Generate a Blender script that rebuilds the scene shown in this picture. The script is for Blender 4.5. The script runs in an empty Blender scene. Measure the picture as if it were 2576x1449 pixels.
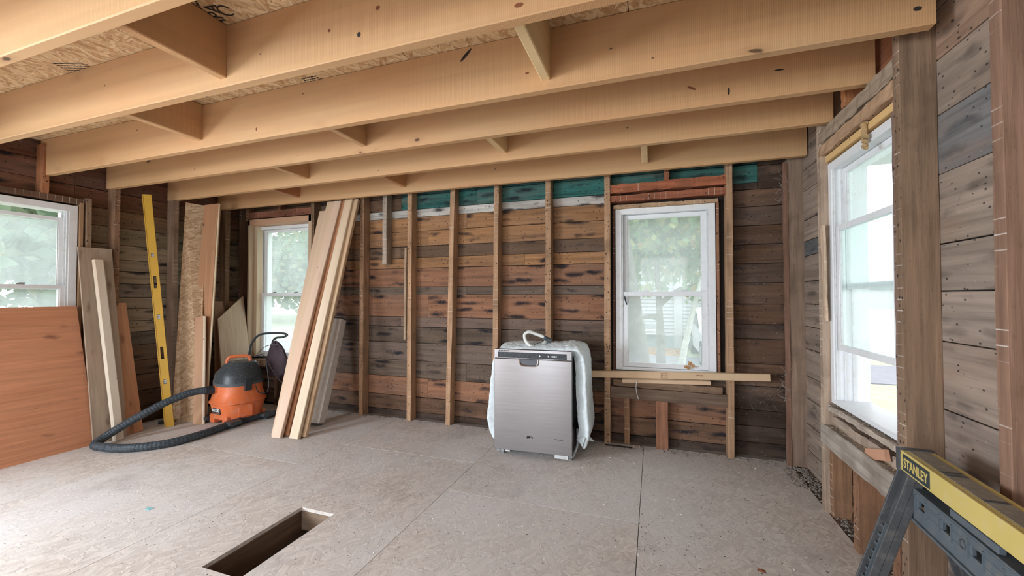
import bpy, math, random
from mathutils import Vector, Matrix
R = random.Random(7)
S = bpy.context.scene
COL = S.collection
PI = math.pi
# ------------------------------------------------------------------ camera
F, YAW, PIT, EYE = 1027.46, math.radians(19.08), math.radians(1.1745), 1.15
cam = bpy.data.cameras.new('camera'); camo = bpy.data.objects.new('camera', cam); COL.objects.link(camo)
cam.sensor_width = 36; cam.lens = 36 * F / 2576; cam.clip_start = .02; cam.clip_end = 500
camo.location = (0, 0, EYE); camo.rotation_euler = (PI / 2 + PIT, 0, YAW)
S.camera = camo
# ------------------------------------------------------------------ sky, fill lamps, window portals, exposure
W = bpy.data.worlds.new('overcast'); S.world = W; W.use_nodes = True
wt = W.node_tree; wt.nodes.clear()
wo = wt.nodes.new('ShaderNodeOutputWorld'); wb = wt.nodes.new('ShaderNodeBackground')
wc = wt.nodes.new('ShaderNodeTexCoord'); wn = wt.nodes.new('ShaderNodeTexNoise'); wr = wt.nodes.new('ShaderNodeValToRGB')
wn.inputs['Scale'].default_value = 2.2; wn.inputs['Detail'].default_value = 4
wr.color_ramp.elements[0].color = (.80, .88, 1, 1); wr.color_ramp.elements[1].color = (1, 1, 1, 1)
wr.color_ramp.elements[0].position = .35; wr.color_ramp.elements[1].position = .65
wt.links.new(wc.outputs['Generated'], wn.inputs['Vector']); wt.links.new(wn.outputs['Fac'], wr.inputs['Fac'])
wt.links.new(wr.outputs['Color'], wb.inputs['Color']); wb.inputs['Strength'].default_value = 1.15
wt.links.new(wb.outputs[0], wo.inputs[0])
def area(name, loc, rot, sx, sy, power, color=(.86, .93, 1), portal=False):
    l = bpy.data.lights.new(name, 'AREA'); l.shape = 'RECTANGLE'; l.size = sx; l.size_y = sy
    l.energy = power; l.color = color
    if portal: l.cycles.is_portal = True
    o = bpy.data.objects.new(name, l); COL.objects.link(o); o.location = loc; o.rotation_euler = rot
    return o
# area lamps added by unseen rear and left openings to brighten the room
TD = math.radians(32)
area('rear_fill_light', (-1.55, -2.44, 1.3), (PI/2 - TD, 0, 0), .8, 1.3, 14)
area('rear_fill_light', (-3.2, -2.44, 1.3), (PI/2 - TD, 0, 0), 1.2, 1.3, 24)
area('rear_right_fill_light', (.2, -2.44, 1.1), (PI/2 - TD, 0, 0), .9, 1.9, 6, (.93, .96, 1))
area('side_fill_light', (-4.30, -.9, 1.25), (0, -PI/2 + TD, 0), 1.3, 1.3, 85, (.80, .90, 1))
for args in (((.08, 3.5, 1.2), (-PI/2, 0, 0), .75, 1.3), ((-3.8, 3.5, 1.2), (-PI/2, 0, 0), .8, 1.45),
             ((1.12, 2.3, 1.2), (0, PI/2, 0), 1.3, .7), ((-4.52, 1.4, 1.3), (0, -PI/2, 0), 1.3, 1.05)):
    area('window_portal', args[0], args[1], args[2], args[3], 1, portal=True)
V = S.view_settings
V.view_transform = 'Standard'; V.look = 'None'; V.gamma = 1; V.use_curve_mapping = False; V.exposure = 1.55

# ------------------------------------------------------------------ where a point of the room lies
_c, _s = math.cos(YAW), math.sin(YAW)
_f = Vector((-_s * math.cos(PIT), _c * math.cos(PIT), math.sin(PIT))); _r = Vector((_c, _s, 0)); _u = _r.cross(_f)
def _ray(px, py): return _f + _r * ((px - 1288) / F) - _u * ((py - 724.5) / F)
EY = Vector((0, 0, EYE))
def on_floor(px, py, z=0): d = _ray(px, py); return EY + d * ((z - EYE) / d.z)
def at_y(px, py, y): d = _ray(px, py); return EY + d * (y / d.y)
def at_x(px, py, x): d = _ray(px, py); return EY + d * (x / d.x)

def on_slope(px, py, x0, x1, z1):
    """on a sheet leaning on the left wall: foot at x0, height z1 at x1"""
    d = _ray(px, py); k = (x1 - x0) / z1; t = (x0 + k * EYE - 0) / (d.x - k * d.z); return EY + d * t
# ------------------------------------------------------------------ node helper
class NT:
    def __init__(s, name):
        s.m = bpy.data.materials.new(name); s.m.use_nodes = True; s.t = s.m.node_tree; s.t.nodes.clear()
        s.out = s.n('OutputMaterial'); s.b = s.n('BsdfPrincipled'); s.l(s.b, s.out)
    def n(s, typ, **k):
        x = s.t.nodes.new('ShaderNode' + typ)
        for a, v in k.items():
            if hasattr(x, a): setattr(x, a, v)
        return x
    def l(s, a, b, ia=0, ib=0):
        o = a if isinstance(a, bpy.types.NodeSocket) else a.outputs[ia]
        i = b if isinstance(b, bpy.types.NodeSocket) else b.inputs[ib]
        s.t.links.new(o, i)
    def put(s, sock, v):
        if isinstance(v, (bpy.types.NodeSocket, bpy.types.Node)): s.l(v, sock)
        else: sock.default_value = v
    def coord(s, rnd=True):
        tc = s.n('TexCoord'); v = tc.outputs['Object']
        if rnd:
            oi = s.n('ObjectInfo'); mu = s.n('Math', operation='MULTIPLY'); s.l(oi.outputs['Random'], mu); mu.inputs[1].default_value = 57.3
            ad = s.n('VectorMath', operation='ADD'); s.l(v, ad); s.l(mu, ad, 0, 1); v = ad.outputs[0]
        return v
    def sc(s, v, x, y, z, rz=0):
        if rz:
            r = s.n('VectorRotate'); r.rotation_type = 'Z_AXIS'; s.l(v, r); r.inputs['Angle'].default_value = rz; v = r.outputs[0]
        m = s.n('VectorMath', operation='MULTIPLY'); s.l(v, m); m.inputs[1].default_value = (x, y, z); return m.outputs[0]
    def noise(s, v, scale=1, detail=3, rough=.55, dist=0):
        x = s.n('TexNoise'); s.l(v, x.inputs['Vector']); x.inputs['Scale'].default_value = scale
        x.inputs['Detail'].default_value = detail; x.inputs['Roughness'].default_value = rough; x.inputs['Distortion'].default_value = dist
        return x.outputs['Fac']
    def vor(s, v, scale=1, feat='F1'):
        x = s.n('TexVoronoi'); x.feature = feat; s.l(v, x.inputs['Vector']); x.inputs['Scale'].default_value = scale; return x
    def ramp(s, v, *stops):
        x = s.n('ValToRGB'); s.l(v, x.inputs[0]); e = x.color_ramp.elements
        while len(e) < len(stops): e.new(.5)
        for q, (p, c) in zip(e, stops):
            q.position = p; q.color = (c, c, c, 1) if isinstance(c, (int, float)) else (*c[:3], 1)
        return x.outputs[0]
    def mix(s, f, a, b, mode='MIX'):
        x = s.n('MixRGB', blend_type=mode)
        for k, v in ((0, f), (1, a), (2, b)):
            if isinstance(v, (bpy.types.NodeSocket,)): s.l(v, x, 0, k)
            elif isinstance(v, (int, float)): x.inputs[k].default_value = v if k == 0 else (v, v, v, 1)
            else: x.inputs[k].default_value = (*v[:3], 1)
        return x.outputs[0]
    def math(s, op, a, b=0.0, c=None):
        x = s.n('Math', operation=op)
        s.put(x.inputs[0], a); s.put(x.inputs[1], b)
        if c is not None: s.put(x.inputs[2], c)
        return x.outputs[0]
    def bump(s, h, st=.3, d=.01):
        x = s.n('Bump'); x.inputs['Strength'].default_value = st; x.inputs['Distance'].default_value = d
        s.l(h, x.inputs['Height']); s.l(x.outputs[0], s.b.inputs['Normal'])
    def fin(s, col, rough=.7, metal=0.0, spec=.3):
        s.put(s.b.inputs['Base Color'], col if isinstance(col, bpy.types.NodeSocket) else (*col[:3], 1))
        s.put(s.b.inputs['Roughness'], rough); s.b.inputs['Metallic'].default_value = metal
        s.b.inputs['Specular IOR Level'].default_value = spec
        return s.m
    def objcol(s): return s.n('ObjectInfo').outputs['Color']

def m_old_board(name='old_sheathing', stain=1.0):
    t = NT(name); v = t.coord(); c = t.objcol()
    g = t.noise(t.sc(v, 1.5, 30, 30), 1, 5, .6, .6)
    c = t.mix(.85, c, t.ramp(g, (.25, .45), (.5, .95), (.75, 1.35)), 'MULTIPLY')
    big = t.noise(t.sc(v, 1.4, 5, 5), 1, 3)
    c = t.mix(t.ramp(big, (.45, 0), (.75, .45)), c, (.15, .115, .095))
    c = t.mix(t.ramp(t.noise(t.sc(v, 2.3, 7, 7), 1, 4), (.55, 0), (.75, .35)), c, (.34, .20, .13))
    w = t.n('VectorMath', operation='ADD'); nz = t.n('TexNoise'); t.l(v, nz.inputs['Vector']); nz.inputs['Scale'].default_value = 9
    t.l(t.sc(v, 3.6, 17, 17), w); sc = t.n('VectorMath', operation='SCALE'); t.l(nz.outputs['Color'], sc); sc.inputs['Scale'].default_value = .75
    t.l(sc, w, 0, 1)
    vo = t.vor(w.outputs[0]); vo.inputs['Randomness'].default_value = .7
    keep = t.ramp(vo.outputs['Color'], (.30, 0), (.46, 1))
    blot = t.math('MULTIPLY', t.ramp(vo.outputs['Distance'], (.14, 1), (.26, .6), (.42, 0)), keep)
    c = t.mix(t.math('MULTIPLY', blot, .93 * stain), c, (.012, .013, .018))
    d = t.vor(t.sc(v, 34, 52, 52)); dk = t.math('MULTIPLY', t.ramp(d.outputs['Distance'], (.14, 1), (.24, 0)), t.ramp(d.outputs['Color'], (.58, 0), (.64, .85)))
    c = t.mix(dk, c, (.01, .008, .008))
    dust = t.math('MULTIPLY', t.ramp(t.noise(v, 70, 2), (.68, 0), (.76, 1)), .35)
    c = t.mix(dust, c, (.45, .40, .34))
    t.bump(g, .55, .006); return t.fin(c, .85, 0, .2)
def m_stud():
    t = NT('old_stud_wood'); v = t.coord(); c = t.objcol()
    g = t.noise(t.sc(v, 2.5, 40, 40), 1, 4, .6)
    c = t.mix(.8, c, t.ramp(g, (.25, .55), (.75, 1.35)), 'MULTIPLY')
    c = t.mix(t.ramp(t.noise(v, 6, 3), (.5, 0), (.8, .6)), c, (.10, .065, .04))
    sx = t.n('SeparateXYZ'); t.l(v, sx); raw = t.n('SeparateXYZ'); t.l(t.coord(False), raw)
    nn = t.n('TexCoord'); t.l(nn.outputs['Normal'], raw); edge = t.math('GREATER_THAN', t.math('ABSOLUTE', raw.outputs[1]), .7)
    fr = t.math('FRACT', t.math('MULTIPLY', sx.outputs[0], 24))
    line = t.ramp(fr, (.0, 1), (.06, .8), (.10, 0))
    mk = t.ramp(t.noise(t.sc(v, 7, 2, 2), 1, 2), (.50, 0), (.62, 1))
    c = t.mix(t.math('MULTIPLY', t.math('MULTIPLY', t.math('MULTIPLY', line, mk), edge), .75), c, (.66, .60, .54))
    d = t.vor(t.sc(v, 34, 60, 60)); dk = t.math('MULTIPLY', t.ramp(d.outputs['Distance'], (.16, 1), (.26, 0)), t.ramp(d.outputs['Color'], (.52, 0), (.56, 1)))
    dk = t.math('MULTIPLY', dk, t.math('MULTIPLY_ADD', edge, .85, .12))
    c = t.mix(dk, c, (.015, .012, .012))
    t.bump(g, .6, .006); return t.fin(c, .85, 0, .2)
def m_lumber(name='new_lumber', knots=1.0):
    t = NT(name); v = t.coord(); c = t.objcol()
    g = t.noise(t.sc(v, .9, 22, 22), 1, 4, .5, .4)
    c = t.mix(.6, c, t.ramp(g, (.25, .86), (.75, 1.12)), 'MULTIPLY')
    c = t.mix(t.ramp(t.noise(t.sc(v, .8, 4, 4), 1, 3), (.42, 0), (.72, .55)), c, t.mix(1, c, (.98, .78, .66), 'MULTIPLY'))
    wv = t.n('TexWave'); t.l(t.sc(v, 1, .35, .35), wv.inputs['Vector']); wv.inputs['Scale'].default_value = 42; wv.inputs['Distortion'].default_value = 1.2
    c = t.mix(t.math('MULTIPLY', t.ramp(wv.outputs['Fac'], (.5, 0), (1, 1)), .07), c, (.30, .17, .09))
    w = t.n('VectorMath', operation='ADD'); nz = t.n('TexNoise'); t.l(v, nz.inputs['Vector']); nz.inputs['Scale'].default_value = 12
    t.l(t.sc(v, 2.8, 7, 7), w); sc = t.n('VectorMath', operation='SCALE'); t.l(nz.outputs['Color'], sc); sc.inputs['Scale'].default_value = .16; t.l(sc, w, 0, 1)
    k = t.vor(w.outputs[0]); kc = t.ramp(k.outputs['Color'], (.60, 0), (.62, 1))
    core = t.math('MULTIPLY', t.ramp(k.outputs['Distance'], (.05, 1), (.075, 0)), kc)
    halo = t.math('MULTIPLY', t.ramp(k.outputs['Distance'], (.06, 1), (.22, 0)), kc)
    c = t.mix(t.math('MULTIPLY', halo, .35 * knots), c, (.34, .17, .08))
    c = t.mix(t.math('MULTIPLY', core, .85 * knots), c, (.06, .03, .02))
    d = t.vor(t.sc(v, 9, 14, 14)); dk = t.math('MULTIPLY', t.ramp(d.outputs['Distance'], (.05, 1), (.07, 0)), t.ramp(d.outputs['Color'], (.74, 0), (.76, 1)))
    c = t.mix(t.math('MULTIPLY', dk, .8), c, (.05, .03, .02))
    t.bump(wv.outputs['Fac'], .12, .002); return t.fin(c, .62, 0, .3)
def m_osb(name, cols, contrast=1.0, dust=None, sz=1.0):
    t = NT(name); v = t.coord()
    fl = []
    for a in (.15, 1.15, -1.0, 2.2):
        w = t.n('VectorMath', operation='ADD'); nz = t.n('TexNoise'); t.l(v, nz.inputs['Vector']); nz.inputs['Scale'].default_value = 7 + a
        sc = t.n('VectorMath', operation='SCALE'); t.l(nz.outputs['Color'], sc); sc.inputs['Scale'].default_value = .15
        t.l(t.sc(v, 11 / sz, 62 / sz, 9, a), w); t.l(sc, w, 0, 1)
        fl.append(t.vor(w.outputs[0]))
    m1 = t.ramp(t.noise(v, 9 / sz, 2), (.44, 0), (.46, 1)); m2 = t.ramp(t.noise(t.sc(v, 1, 1, 1, .7), 12 / sz, 2), (.50, 0), (.52, 1)); m3 = t.ramp(t.noise(t.sc(v, 1, 1, 1, 1.9), 10 / sz, 2), (.54, 0), (.56, 1))
    a = t.mix(m1, fl[0].outputs['Color'], fl[1].outputs['Color']); a = t.mix(m2, a, fl[2].outputs['Color']); a = t.mix(m3, a, fl[3].outputs['Color'])
    bw = t.n('RGBToBW'); t.l(a, bw)
    e = t.mix(m1, fl[0].outputs['Distance'], fl[1].outputs['Distance']); e = t.mix(m2, e, fl[2].outputs['Distance'])
    c = t.ramp(bw.outputs[0], (.2, cols[0]), (.5, cols[1]), (.8, cols[2]))
    c = t.mix(t.math('MULTIPLY', t.ramp(e, (.50, 0), (.85, 1)), .32 * contrast), c, cols[3])
    c = t.mix(t.math('MULTIPLY', t.ramp(t.noise(t.sc(v, 60, 110, 60, .4), 1, 2), (.64, 0), (.70, 1)), .45 * contrast), c, (.08, .05, .035))
    if dust:
        c = t.mix(t.ramp(t.noise(v, 1.3, 5, .6), (.30, .30), (.65, .85)), c, dust)
        st = t.ramp(t.noise(v, 2.3, 6, .7), (.58, 0), (.74, .35)); c = t.mix(st, c, (.20, .17, .16))
        s2 = t.vor(t.sc(v, 45, 45, 45)); c = t.mix(t.math('MULTIPLY', t.ramp(s2.outputs['Distance'], (.10, 1), (.16, 0)), t.ramp(s2.outputs['Color'], (.74, 0), (.76, 1))), c, (.08, .07, .07))
    t.bump(bw.outputs[0], .35, .004); return t.fin(c, .8, 0, .25)
def m_ply(name, scale=1.0):
    t = NT(name); v = t.coord(); c = t.objcol()
    g = t.noise(t.sc(v, 2 * scale, 45, 45), 1, 5, .65, .8)
    c = t.mix(.75, c, t.ramp(g, (.3, .72), (.7, 1.18)), 'MULTIPLY')
    c = t.mix(t.ramp(t.noise(t.sc(v, 1, 4, 4), 1, 4), (.5, 0), (.75, .45)), c, t.mix(1, c, (.7, .5, .4), 'MULTIPLY'))
    w = t.n('VectorMath', operation='ADD'); nz = t.n('TexNoise'); t.l(v, nz.inputs['Vector']); nz.inputs['Scale'].default_value = 14
    t.l(t.sc(v, 5, 14, 14), w); sc = t.n('VectorMath', operation='SCALE'); t.l(nz.outputs['Color'], sc); sc.inputs['Scale'].default_value = .5; t.l(sc, w, 0, 1)
    k = t.vor(w.outputs[0]); kk = t.math('MULTIPLY', t.ramp(k.outputs['Distance'], (.08, 1), (.30, 0)), t.ramp(k.outputs['Color'], (.60, 0), (.64, 1)))
    c = t.mix(t.math('MULTIPLY', kk, .6), c, (.11, .05, .03))
    t.bump(g, .2, .003); return t.fin(c, .7, 0, .3)
def m_plain(name, col, rough=.5, metal=0.0, var=.15, nscale=8, bump=0.0, spec=.4, dirt=None, obj=False):
    t = NT(name); v = t.coord(); n = t.noise(v, nscale, 4, .6)
    base = t.objcol() if obj else col
    c = t.mix(1, base, t.ramp(n, (.25, 1 - var), (.75, 1 + var)), 'MULTIPLY')
    if dirt: c = t.mix(t.ramp(t.noise(v, nscale * 4, 5, .7), (.5, 0), (.78, .75)), c, dirt)
    if bump: t.bump(t.noise(v, nscale * 8, 4), bump, .004)
    return t.fin(c, rough, metal, spec)

M = {}
M['board'] = m_old_board()
M['board_side'] = m_old_board('dusty_sheathing', .55)
M['stud'] = m_stud()
M['lumber'] = m_lumber()
M['floor_osb'] = m_osb('dusty_floor_osb', ((.44, .35, .28), (.56, .47, .39), (.68, .59, .50), (.22, .16, .12)), 1.0, (.66, .64, .63), .85)
M['osb'] = m_osb('ceiling_osb', ((.46, .27, .13), (.62, .42, .23), (.74, .56, .34), (.24, .12, .06)), 1.0, None, .8)
M['osb_strip'] = m_osb('leaning_osb', ((.42, .27, .15), (.56, .38, .23), (.68, .50, .33), (.28, .16, .09)), .5, None, .7)
M['ply'] = m_ply('veneer_plywood')
M['white'] = m_plain('old_white_paint', (.76, .775, .79), .45, var=.05, nscale=2.5, dirt=(.62, .60, .55))
M['track'] = m_plain('window_track', (.62, .63, .64), .5, var=.08, dirt=(.35, .28, .18))
M['dark'] = m_plain('cavity_dark', (.030, .022, .018), .95, var=.3)
M['siding'] = m_plain('white_siding', (.40, .40, .415), .6, var=.04, nscale=2)
M['grass'] = m_plain('lawn', (.37, .40, .28), .95, var=.2, nscale=3, bump=.5, dirt=(.30, .28, .12))
M['asphalt'] = m_plain('driveway', (.24, .24, .26), .9, var=.12, nscale=4)
M['concrete'] = m_plain('foundation', (.26, .29, .31), .9, var=.1)
M['bark'] = m_plain('bark', (.17, .14, .13), .95, var=.35, nscale=10, bump=.6)
M['birch'] = m_plain('pale_bark', (.60, .58, .56), .9, var=.2, nscale=10, dirt=(.12, .1, .1))
M['carpaint'] = m_plain('white_car_paint', (.80, .82, .84), .2, var=.02, spec=.6)
M['glassdark'] = m_plain('dark_car_glass', (.05, .06, .08), .08, spec=.8)
M['tyre'] = m_plain('tyre_rubber', (.03, .03, .03), .85)
M['black'] = m_plain('black_plastic', (.022, .026, .032), .42, var=.3, nscale=20, dirt=(.10, .11, .12))
M['vaclid'] = m_plain('charcoal_plastic', (.045, .055, .062), .38, var=.2, nscale=12, dirt=(.14, .15, .155))
M['orange'] = m_plain('orange_plastic', (.72, .17, .055), .42, var=.10, nscale=6, dirt=(.55, .30, .20))
M['hose'] = m_plain('grey_blue_hose', (.035, .048, .060), .55, var=.4, nscale=25, dirt=(.16, .17, .18))
M['yellow'] = m_plain('yellow_paint', (.54, .42, .13), .45, var=.06, nscale=6, dirt=(.52, .44, .25))
M['levelyellow'] = m_plain('yellow_enamel', (.62, .37, .05), .35, var=.06, dirt=(.50, .32, .10))
M['greyplastic'] = m_plain('slate_grey_plastic', (.085, .105, .12), .5, var=.15, nscale=8, dirt=(.16, .15, .13))
M['greydark'] = m_plain('dark_grey_plastic', (.06, .062, .065), .5, var=.15, dirt=(.14, .13, .12))
M['labelblack'] = m_plain('label_black', (.03, .04, .045), .5)
M['bag'] = m_plain('dark_purple_fabric', (.060, .042, .050), .8, var=.35, nscale=6, bump=.3)
M['chrome'] = m_plain('chrome', (.8, .8, .8), .12, 1.0, var=.02)
M['galv'] = m_plain('galvanised', (.45, .48, .5), .4, .8, var=.1)
M['hosewhite'] = m_plain('white_hose', (.72, .74, .70), .35, var=.05)
M['cover'] = m_plain('cream_enamel', (.76, .73, .68), .4, var=.04, dirt=(.45, .40, .34))
M['paper'] = m_plain('white_label', (.8, .8, .8), .6, var=.03)
M['letters'] = m_plain('white_letters', (.85, .86, .88), .5, var=.02)
M['inkblack'] = m_plain('stamp_ink', (.03, .022, .02), .8)
M['inkred'] = m_plain('stamp_ink_brown', (.22, .07, .03), .8)
M['recess'] = m_plain('dusty_recess', (.26, .235, .19), .8, var=.25, nscale=14, dirt=(.42, .38, .30))
M['red'] = m_plain('red_plastic', (.6, .04, .03), .4)
M['debris'] = m_plain('debris_grey', (.25, .22, .19), .95, var=.5, nscale=60)
M['web'] = m_plain('cobweb', (.32, .30, .28), .9)
M['sawdust'] = m_plain('dust_clump', (.42, .28, .14), .95, var=.4, nscale=40)
M['foam'] = m_plain('white_chip', (.75, .74, .72), .8)
M['tape'] = m_plain('cyan_tape', (.25, .52, .55), .6)

def m_steel():
    t = NT('brushed_stainless'); v = t.coord(False)
    n = t.noise(t.sc(v, 3, 3, 240), 1, 2); sm = None
    c = t.mix(t.ramp(n, (.3, .0), (.7, 1)), (.345, .335, .34), (.40, .39, .395))
    t.b.inputs['Anisotropic'].default_value = .8; tg = t.n('CombineXYZ'); tg.inputs[2].default_value = 1; t.l(tg, t.b.inputs['Tangent'])
    return t.fin(c, .27, .92, .5)
M['steel'] = m_steel()
def m_fluff():
    t = NT('white_fibre_blanket'); v = t.coord(False)
    n = t.noise(v, 45, 5, .7); c = t.mix(n, (.62, .72, .75), (.90, .95, .96))
    t.bump(n, .9, .01); t.b.inputs['Subsurface Weight'].default_value = 0
    return t.fin(c, .95, 0, .1)
M['fluff'] = m_fluff()
def m_leaf(name, *stops):
    t = NT(name); g = t.n('NewGeometry'); c = t.ramp(g.outputs['Random Per Island'], *stops)
    t.fin(c, .6, 0, .3)
    tr = t.n('BsdfTranslucent'); t.l(c, tr); mx = t.n('MixShader'); mx.inputs[0].default_value = .45
    t.l(t.b, mx, 0, 1); t.l(tr, mx, 0, 2); t.l(mx, t.out); return t.m
M['leaf'] = m_leaf('maple_leaves', (0, (.16, .30, .12)), (.6, (.30, .42, .20)), (.85, (.52, .46, .16)), (1, (.62, .34, .14)))
M['leaf_far'] = m_leaf('far_leaves', (0, (.13, .20, .13)), (.7, (.24, .32, .20)), (1, (.42, .38, .22)))
M['leaf_dry'] = m_leaf('dry_leaves', (0, (.50, .22, .07)), (.6, (.62, .38, .18)), (1, (.40, .25, .15)))
def m_glass():
    t = NT('dusty_window_glass'); v = t.coord()
    f = t.ramp(t.noise(v, 4, 4, .6), (.3, .18), (.75, .31))
    tp = t.n('BsdfTransparent'); tp.inputs[0].default_value = (.97, 1, .99, 1)
    tl = t.n('BsdfTranslucent'); tl.inputs[0].default_value = (.90, .96, .97, 1)
    gl = t.n('BsdfGlossy'); gl.inputs['Roughness'].default_value = .03; gl.inputs[0].default_value = (1, 1, 1, 1)
    a = t.n('MixShader'); t.l(f, a); t.l(tp, a, 0, 1); t.l(tl, a, 0, 2)
    b = t.n('MixShader'); b.inputs[0].default_value = .015; t.l(a, b, 0, 1); t.l(gl, b, 0, 2)
    t.l(b, t.out); return t.m
M['glass'] = m_glass()

# ------------------------------------------------------------------ geometry helpers
def link(name, me, mat, parent=None, col=None, smooth=False):
    o = bpy.data.objects.new(name, me); COL.objects.link(o)
    if mat and not me.materials: me.materials.append(M[mat] if isinstance(mat, str) else mat)
    if smooth:
        for p in me.polygons: p.use_smooth = True
    if parent:
        o.parent = parent
        o.matrix_parent_inverse = WM(parent).inverted()
    if col: o.color = (*col, 1)
    return o
def WM(o):
    m = o.matrix_basis.copy()
    if o.parent: m = WM(o.parent) @ o.matrix_parent_inverse @ m
    return m
def mesh(name, vs, fs):
    me = bpy.data.meshes.new(name); me.from_pydata([tuple(v) for v in vs], [], fs); me.update(); return me
def board(name, p0, p1, w, t, wd, mat, col=None, parent=None, ch=0.0, wob=0.0, seg=1):
    """a board from p0 to p1 (axis), w wide along wd, t thick; local x runs along the grain"""
    p0, p1, wd = Vector(p0), Vector(p1), Vector(wd)
    X = (p1 - p0); L = X.length; X.normalize(); Y = (wd - X * wd.dot(X)).normalized(); Z = X.cross(Y)
    hw, ht = w / 2, t / 2
    if ch: prof = [(-hw + ch, -ht), (hw - ch, -ht), (hw, -ht + ch), (hw, ht - ch), (hw - ch, ht), (-hw + ch, ht), (-hw, ht - ch), (-hw, -ht + ch)]
    else: prof = [(-hw, -ht), (hw, -ht), (hw, ht), (-hw, ht)]
    n = len(prof); vs = []; fs = []
    for i in range(seg + 1):
        x = -L / 2 + L * i / seg
        for (a, b) in prof:
            j = (lambda: R.uniform(-wob, wob)) if wob else (lambda: 0)
            vs.append((x, a + j(), b + j()))
    for i in range(seg):
        for k in range(n):
            a, b = i * n + k, i * n + (k + 1) % n
            fs.append((a, b, b + n, a + n))
    fs.append(tuple(range(n - 1, -1, -1))); fs.append(tuple(range(seg * n, seg * n + n)))
    fs = [tuple(reversed(f)) for f in fs]
    me = mesh(name, vs, fs)
    o = bpy.data.objects.new(name, me); COL.objects.link(o)
    m = Matrix((X, Y, Z)).transposed().to_4x4(); m.translation = (p0 + p1) / 2
    o.matrix_basis = m
    if parent: o.parent = parent; o.matrix_parent_inverse = WM(parent).inverted()
    me.materials.append(M[mat])
    if col: o.color = (*col, 1)
    return o
def abox(name, x0, x1, y0, y1, z0, z1, mat, col=None, parent=None, **k):
    c = Vector(((x0 + x1) / 2, (y0 + y1) / 2, (z0 + z1) / 2)); d = (x1 - x0, y1 - y0, z1 - z0)
    ax = max(range(3), key=lambda i: d[i]); a = Vector(); a[ax] = d[ax] / 2
    o = [i for i in range(3) if i != ax]
    if d[o[0]] < d[o[1]]: o.reverse()
    wd = Vector(); wd[o[0]] = 1
    return board(name, c - a, c + a, d[o[0]], d[o[1]], wd, mat, col, parent, **k)
class MB:
    def __init__(s): s.v = []; s.f = []
    def add(s, vs, fs):
        b = len(s.v); s.v += [Vector(v) for v in vs]; s.f += [tuple(b + i for i in f) for f in fs]; return s
    def box(s, x0, x1, y0, y1, z0, z1, m=None):
        vs = [Vector(q) for q in ((x0, y0, z0), (x1, y0, z0), (x1, y1, z0), (x0, y1, z0), (x0, y0, z1), (x1, y0, z1), (x1, y1, z1), (x0, y1, z1))]
        if m: vs = [m @ v for v in vs]
        return s.add(vs, [(3, 2, 1, 0), (4, 5, 6, 7), (0, 1, 5, 4), (1, 2, 6, 5), (2, 3, 7, 6), (3, 0, 4, 7)])
    def tube(s, pts, r, n=10, cap=True, rib=0.0):
        pts = [Vector(p) for p in pts]; N = len(pts); vs = []; fs = []
        up = None
        for i, p in enumerate(pts):
            d = (pts[min(i + 1, N - 1)] - pts[max(i - 1, 0)]).normalized()
            if up is None:
                up = Vector((0, 0, 1)) if abs(d.z) < .9 else Vector((1, 0, 0))
            a = d.cross(up)
            if a.length < 1e-4: a = d.cross(Vector((1, 0, 0)))
            a.normalize(); b = a.cross(d).normalized(); up = b
            rr = (r[i] if isinstance(r, (list, tuple)) else r) * (1 + (rib if i % 2 else -rib))
            for k in range(n):
                t = 2 * PI * k / n; vs.append(p + (a * math.cos(t) + b * math.sin(t)) * rr)
        for i in range(N - 1):
            for k in range(n):
                q, w = i * n + k, i * n + (k + 1) % n
                fs.append((q, w, w + n, q + n))
        if cap: fs.append(tuple(range(n - 1, -1, -1))); fs.append(tuple(range((N - 1) * n, N * n)))
        return s.add(vs, [tuple(reversed(f)) for f in fs])
    def loft(s, rings, cap=True):
        n = len(rings[0]); vs = [v for r in rings for v in r]; fs = []
        for i in range(len(rings) - 1):
            for k in range(n):
                a, b = i * n + k, i * n + (k + 1) % n
                fs.append((a, b, b + n, a + n))
        if cap: fs.append(tuple(range(n - 1, -1, -1))); fs.append(tuple(range((len(rings) - 1) * n, len(rings) * n)))
        return s.add(vs, fs)
    def build(s, name, mat, parent=None, col=None, smooth=False, M4=None, bevel=0.0):
        vs = [M4 @ v for v in s.v] if M4 else s.v
        c = Vector(((min(v.x for v in vs) + max(v.x for v in vs)) / 2, (min(v.y for v in vs) + max(v.y for v in vs)) / 2, min(v.z for v in vs)))
        me = mesh(name, [v - c for v in vs], s.f)
        o = bpy.data.objects.new(name, me); COL.objects.link(o); o.location = c
        if parent: o.parent = parent; o.matrix_parent_inverse = WM(parent).inverted()
        me.materials.append(M[mat])
        if smooth:
            for p in me.polygons: p.use_smooth = True
            md = o.modifiers.new('edge', 'EDGE_SPLIT'); md.split_angle = math.radians(40)
        if bevel:
            md = o.modifiers.new('bevel', 'BEVEL'); md.width = bevel; md.segments = 2; md.limit_method = 'ANGLE'
        if col: o.color = (*col, 1)
        return o
def smoothpath(pts, n=8):
    pts = [Vector(p) for p in pts]; P = [pts[0] * 2 - pts[1]] + pts + [pts[-1] * 2 - pts[-2]]; out = []
    for i in range(1, len(P) - 2):
        for k in range(n):
            t = k / n; a, b, c, d = P[i - 1:i + 3]
            out.append(.5 * ((2 * b) + (c - a) * t + (2 * a - 5 * b + 4 * c - d) * t * t + (3 * b - a - 3 * c + d) * t ** 3))
    return out + [pts[-1]]
def empty(name, loc=(0, 0, 0), rz=0):
    o = bpy.data.objects.new(name, None); COL.objects.link(o); o.location = loc; o.rotation_euler = (0, 0, rz); o.empty_display_size = .1
    o.matrix_basis = Matrix.Translation(Vector(loc)) @ Matrix.Rotation(rz, 4, 'Z')
    return o
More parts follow.
